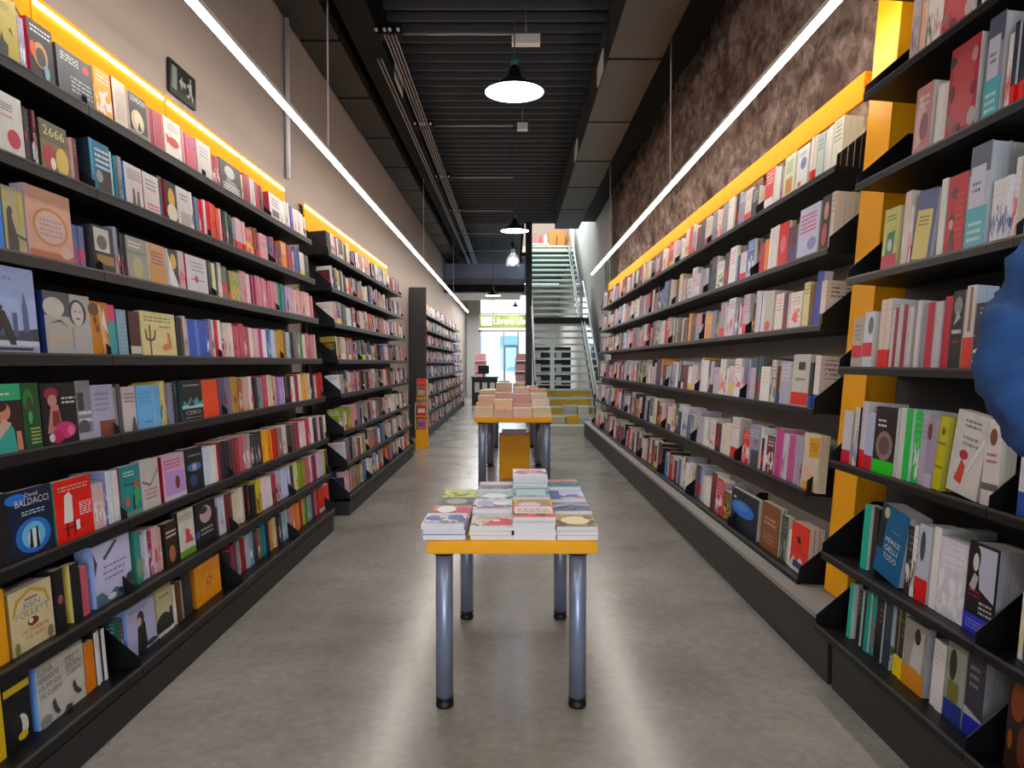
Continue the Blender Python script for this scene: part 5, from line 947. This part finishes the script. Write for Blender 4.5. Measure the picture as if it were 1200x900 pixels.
for q, (x, yy, z, w_, h_, cc, nm) in enumerate([(1.3, 15.6, .18, .26, .18, '#e0b020', 'small yellow box on the lowest stair'), (1.0, 15.65, .18, .26, .15, '#c8c0a8', 'cream pile of books on the lowest stair'), (1.25, 15.9, .36, .3, .2, '#b8c4bc', 'pale green pile of books on the second stair'), (1.55, 15.9, .36, .24, .18, '#d0d4d0', 'white pile of books on the second stair')]):
    n_ = 4; g = MB()
    root = empty('book_pile', (x, yy, z + .001)); tag(root, nm, 'books', 'piles on the lowest stairs')
    for k_ in range(n_): MB().box(-w_ / 2, w_ / 2, 0, .18, k_ * h_ / n_, (k_ + .92) * h_ / n_).build('book', mat('pile_%d' % q, cc, .6), root)
for q_, (x, yy, nm) in enumerate([(.95, 23.5, 'dark rack of books seen through the open stairs, on the left'), (1.6, 23.2, 'dark rack of books seen through the open stairs, on the right')]):
    rr_ = tag(empty('book_rack', (x, yy, 0)), nm, 'rack')
    MB().box(-.26, .26, .1, .13, 0, 2.0).build('back_board', M_dgrey, rr_)
    for k_ in range(4):
        MB().box(-.26, .26, -.12, .1, .35 + k_ * .42, .38 + k_ * .42).build('rack_shelf', M_white, rr_)
        MB().box(-.22, -.05, -.08, .08, .381 + k_ * .42, .62 + k_ * .42).build('goods', mat('rack_white_goods', '#c9d0d8', .5), rr_); MB().box(.0, .2, -.08, .08, .381 + k_ * .42, .66 + k_ * .42).build('goods', mat('rack_dark_goods', '#20242c', .5), rr_)
# counter and screens at the entrance
ct = tag(empty('counter', (-1.0, 26, 0)), 'black till counter at the end of the left aisle', 'counter')
MB().box(-.45, .45, -.35, .35, 0, .95).build('counter_body', mat('counter_black', '#17171a', .4), ct); MB().box(-.48, .48, -.38, .38, .95, 1.0).build('worktop', M_dgrey, ct)
for q in range(3): MB().box(-.35 + q * .27, -.18 + q * .27, -.365, -.35, .45, .8).build('notice', M_white, ct)
mo = tag(empty('monitor', (-1.05, 26, 1.0)), 'dark till screen on the black counter', 'monitor')
MB().box(-.2, .2, -.02, .02, .1, .4).build('screen', M_rubber, mo); MB().box(-.03, .03, -.02, .02, .0, .12).build('stand', M_rubber, mo)
for q, (x, yy, w_, h_, cc, cc2, nm) in enumerate([(-1.35, 30.5, .5, 1.9, '#d8ccc8', '#c87c8c', 'white rack with pink goods beside the entrance'), (.35, 29, .5, 1.75, '#8a7c74', '#8a5c60', 'brown rack of cards right of the entrance')]):
    rr_ = tag(empty('goods_rack', (x, yy, 0)), nm, 'rack')
    MB().box(-w_ / 2, w_ / 2, .14, .17, 0, h_).build('back_board', mat('rack_%d' % q, cc, .6), rr_)
    for k_ in range(4):
        MB().box(-w_ / 2, w_ / 2, -.15, .14, .3 + k_ * .42, .32 + k_ * .42).build('rack_shelf', M_white, rr_)
        MB().box(-w_ * .4, w_ * (.1 + .08 * k_), -.12, .1, .321 + k_ * .42, .6 + k_ * .42).build('goods', mat('goods_%d' % q, cc2, .6), rr_)

# ------------------------------------------------------------------ person reaching to the near right shelf
def skin_mesh(name, pts, edges, radii, m, parent=None, sub=2, root=0):
    me = bpy.data.meshes.new(name); me.from_pydata(pts, edges, []); o = bpy.data.objects.new(name, me); C.objects.link(o)
    md = o.modifiers.new('skin', 'SKIN'); md.use_smooth_shade = True
    for i, v in enumerate(me.skin_vertices[0].data):
        r = radii[i]; v.radius = (r, r) if isinstance(r, (int, float)) else r; v.use_root = (i == root)
    s = o.modifiers.new('sub', 'SUBSURF'); s.levels = sub; s.render_levels = sub
    dg = bpy.context.evaluated_depsgraph_get(); ev = o.evaluated_get(dg); nm = bpy.data.meshes.new_from_object(ev)
    o.modifiers.clear(); o.data = nm; nm.materials.clear(); nm.materials.append(m); nm.polygons.foreach_set('use_smooth', [True] * len(nm.polygons))
    if parent: o.parent = parent
    return o
M_skin = mat('skin', '#c08d74', .5, 0, .05, 20); M_denim = mat('blue_fleece', '#183c6c', .95, 0, .22, 14, .5); M_jeans = mat('dark_trousers', '#1c2230', .9, 0, .1, 30); M_hair = mat('brown_hair', '#2a1c14', .6, 0, .3, 60, .3)
pr = tag(empty('person', (1.05, .92, 0)), 'person in a blue fleece reaching up to the near right shelf', 'person')
def q(x, y, z): return (x - 1.05, y - .92, z)
body = [q(1.05, .92, .93), q(1.05, .91, 1.08), q(1.05, .91, 1.22), q(1.05, .9, 1.33), q(1.05, .92, 1.43),
        q(.92, .92, 1.32), q(.76, 1.05, 1.49), q(.85, 1.12, 1.70), q(.87, 1.14, 1.745), q(1.2, .88, 1.32), q(1.26, .86, 1.06), q(1.26, 1.05, .93), q(1.25, 1.12, .9),
        q(.96, .92, .88), q(.96, .93, .5), q(.96, .9, .08), q(.96, 1.05, .045), q(1.14, .92, .88), q(1.14, .93, .5), q(1.14, .9, .08), q(1.14, 1.05, .045)]
ed = [(0, 1), (1, 2), (2, 3), (3, 4), (3, 5), (5, 6), (6, 7), (7, 8), (3, 9), (9, 10), (10, 11), (11, 12), (0, 13), (13, 14), (14, 15), (15, 16), (0, 17), (17, 18), (18, 19), (19, 20)]
rd = [.13, .12, .13, .11, .055, .055, .042, .03, .03, .055, .042, .03, .03, .085, .055, .04, .035, .085, .055, .04, .035]
skin_mesh('body', body, ed, rd, M_skin, pr)
jk = [q(1.05, .92, .86), q(1.05, .91, 1.05), q(1.05, .91, 1.2), q(1.05, .9, 1.33), q(1.05, .92, 1.42), q(.92, .92, 1.30), q(.82, .99, 1.37), q(.762, 1.04, 1.44), q(.752, 1.055, 1.52), q(.80, 1.085, 1.62), q(.845, 1.115, 1.69), q(1.2, .88, 1.32), q(1.26, .86, 1.06), q(1.26, 1.03, .95)]
J = skin_mesh('fleece_jacket', jk, [(0, 1), (1, 2), (2, 3), (3, 4), (3, 5), (5, 6), (6, 7), (7, 8), (8, 9), (9, 10), (3, 11), (11, 12), (12, 13)], [.165, .155, .16, .13, .075, .092, .09, .088, .082, .066, .055, .085, .066, .045], M_denim, pr, sub=3)
for v in J.data.vertices:      # soft creases of the cloth
    p = v.co * 9; n1 = noise.noise(Vector((p.x * 1.1 + p.z * .9, p.y * 1.2, p.z * 1.7 - p.x)))
    v.co += v.normal * (.019 * (.4 - abs(n1) * 2.6) + .004 * noise.noise(v.co * 45))
skin_mesh('trousers', [q(1.05, .92, .92), q(.96, .92, .84), q(.96, .935, .5), q(.96, .9, .1), q(1.14, .92, .84), q(1.14, .935, .5), q(1.14, .9, .1)], [(0, 1), (1, 2), (2, 3), (0, 4), (4, 5), (5, 6)], [.145, .1, .075, .065, .1, .075, .065], M_jeans, pr)
for x in (.96, 1.14): skin_mesh('shoe', [q(x, .87, .05), q(x, .98, .048), q(x, 1.1, .04)], [(0, 1), (1, 2)], [.05, .045, .038], M_rubber, pr)
# head with face and hair
bm = bmesh.new(); bmesh.ops.create_uvsphere(bm, u_segments=24, v_segments=16, radius=1)
for v in bm.verts:
    x, y, z = v.co; tp = 1 - .28 * max(0, -z) ** 1.5
    v.co = (x * .075 * tp, y * .095 * tp + (.012 if z < -.2 else 0), z * .12)
me = bpy.data.meshes.new('head'); bm.to_mesh(me); bm.free(); me.materials.append(M_skin); me.polygons.foreach_set('use_smooth', [True] * len(me.polygons))
hd = bpy.data.objects.new('head', me); C.objects.link(hd); hd.parent = pr; hd.location = q(1.06, .95, 1.55); hd.rotation_euler = (-.1, 0, -.5)
MB().prism([(-.016, -.02), (.016, -.02), (0, .04)], 'y', .085, .118).build('nose', M_skin, hd)
for s_ in (-1, 1):
    MB().lathe([(0, -.009), (.012, -.004), (.012, .004), (0, .009)], 10, M=T((s_ * .03, .088, .01))).build('eye', mat('eye_white', '#e0dcd8', .2), hd)
    MB().lathe([(0, -.03), (.012, -.015), (.012, .018), (0, .03)], 10, M=T((s_ * .074, 0, 0))).build('ear', M_skin, hd)
MB().box(-.024, .024, .088, .1, -.058, -.048).build('mouth', mat('lip', '#8c4a44', .4), hd)
bm = bmesh.new(); bmesh.ops.create_uvsphere(bm, u_segments=24, v_segments=16, radius=1)
for v in bm.verts: v.co = (v.co.x * .087, v.co.y * .102 - .012, v.co.z * .115 + .028)
bmesh.ops.delete(bm, geom=[v for v in bm.verts if v.co.y > .045 and v.co.z < .065 or v.co.z < -.07], context='VERTS')
me = bpy.data.meshes.new('hair'); bm.to_mesh(me); bm.free(); me.materials.append(M_hair); me.polygons.foreach_set('use_smooth', [True] * len(me.polygons))
hr = bpy.data.objects.new('hair', me); C.objects.link(hr); hr.parent = hd
def hand(px, dirv, up, parent):
    d = Vector(dirv).normalized(); u = Vector(up); u = (u - d * u.dot(d)).normalized(); s = d.cross(u); p = Vector(px); pts = [p, p + d * .04, p + d * .08]; E = [(0, 1), (1, 2)]; R_ = [.02, .03, .03]
    for k, (off, ln) in enumerate([(-.03, .065), (-.01, .075), (.01, .07), (.03, .055)]):
        b0 = p + d * .075 + s * off; n = len(pts); pts += [b0, b0 + d * ln * .5 - u * .008, b0 + d * ln - u * .03]; E += [(2, n), (n, n + 1), (n + 1, n + 2)]; R_ += [.011, .009, .007]
    n = len(pts); b0 = p + d * .03 - s * .03; pts += [b0, b0 + d * .03 - s * .025, b0 + d * .055 - s * .03]; E += [(1, n), (n, n + 1), (n + 1, n + 2)]; R_ += [.013, .011, .008]
    skin_mesh('hand', [tuple(a) for a in pts], E, R_, M_skin, parent, sub=1)
hand(q(.868, 1.138, 1.74), (.5, .4, .6), (0, -.6, .8), pr); hand(q(1.25, 1.1, .905), (0, .9, -.3), (0, .3, .9), pr)

# unseen area lights added to brighten the stairwell and the entrance
def area(name, loc_, size, e, col, rot=(0, 0, 0)):
    l = bpy.data.lights.new(name, 'AREA'); l.shape = 'RECTANGLE'; l.size, l.size_y = size; l.energy = e; l.color = col
    o = bpy.data.objects.new(name, l); C.objects.link(o); o.location = loc_; o.rotation_euler = rot; return o
area('upper_floor_fill', (1.2, 23, 8.1), (1.4, 6), 420, (.92, 1, .97)); area('entrance_fill', (-.6, 28, 3.7), (2.0, 6), 300, (1, 1, 1))
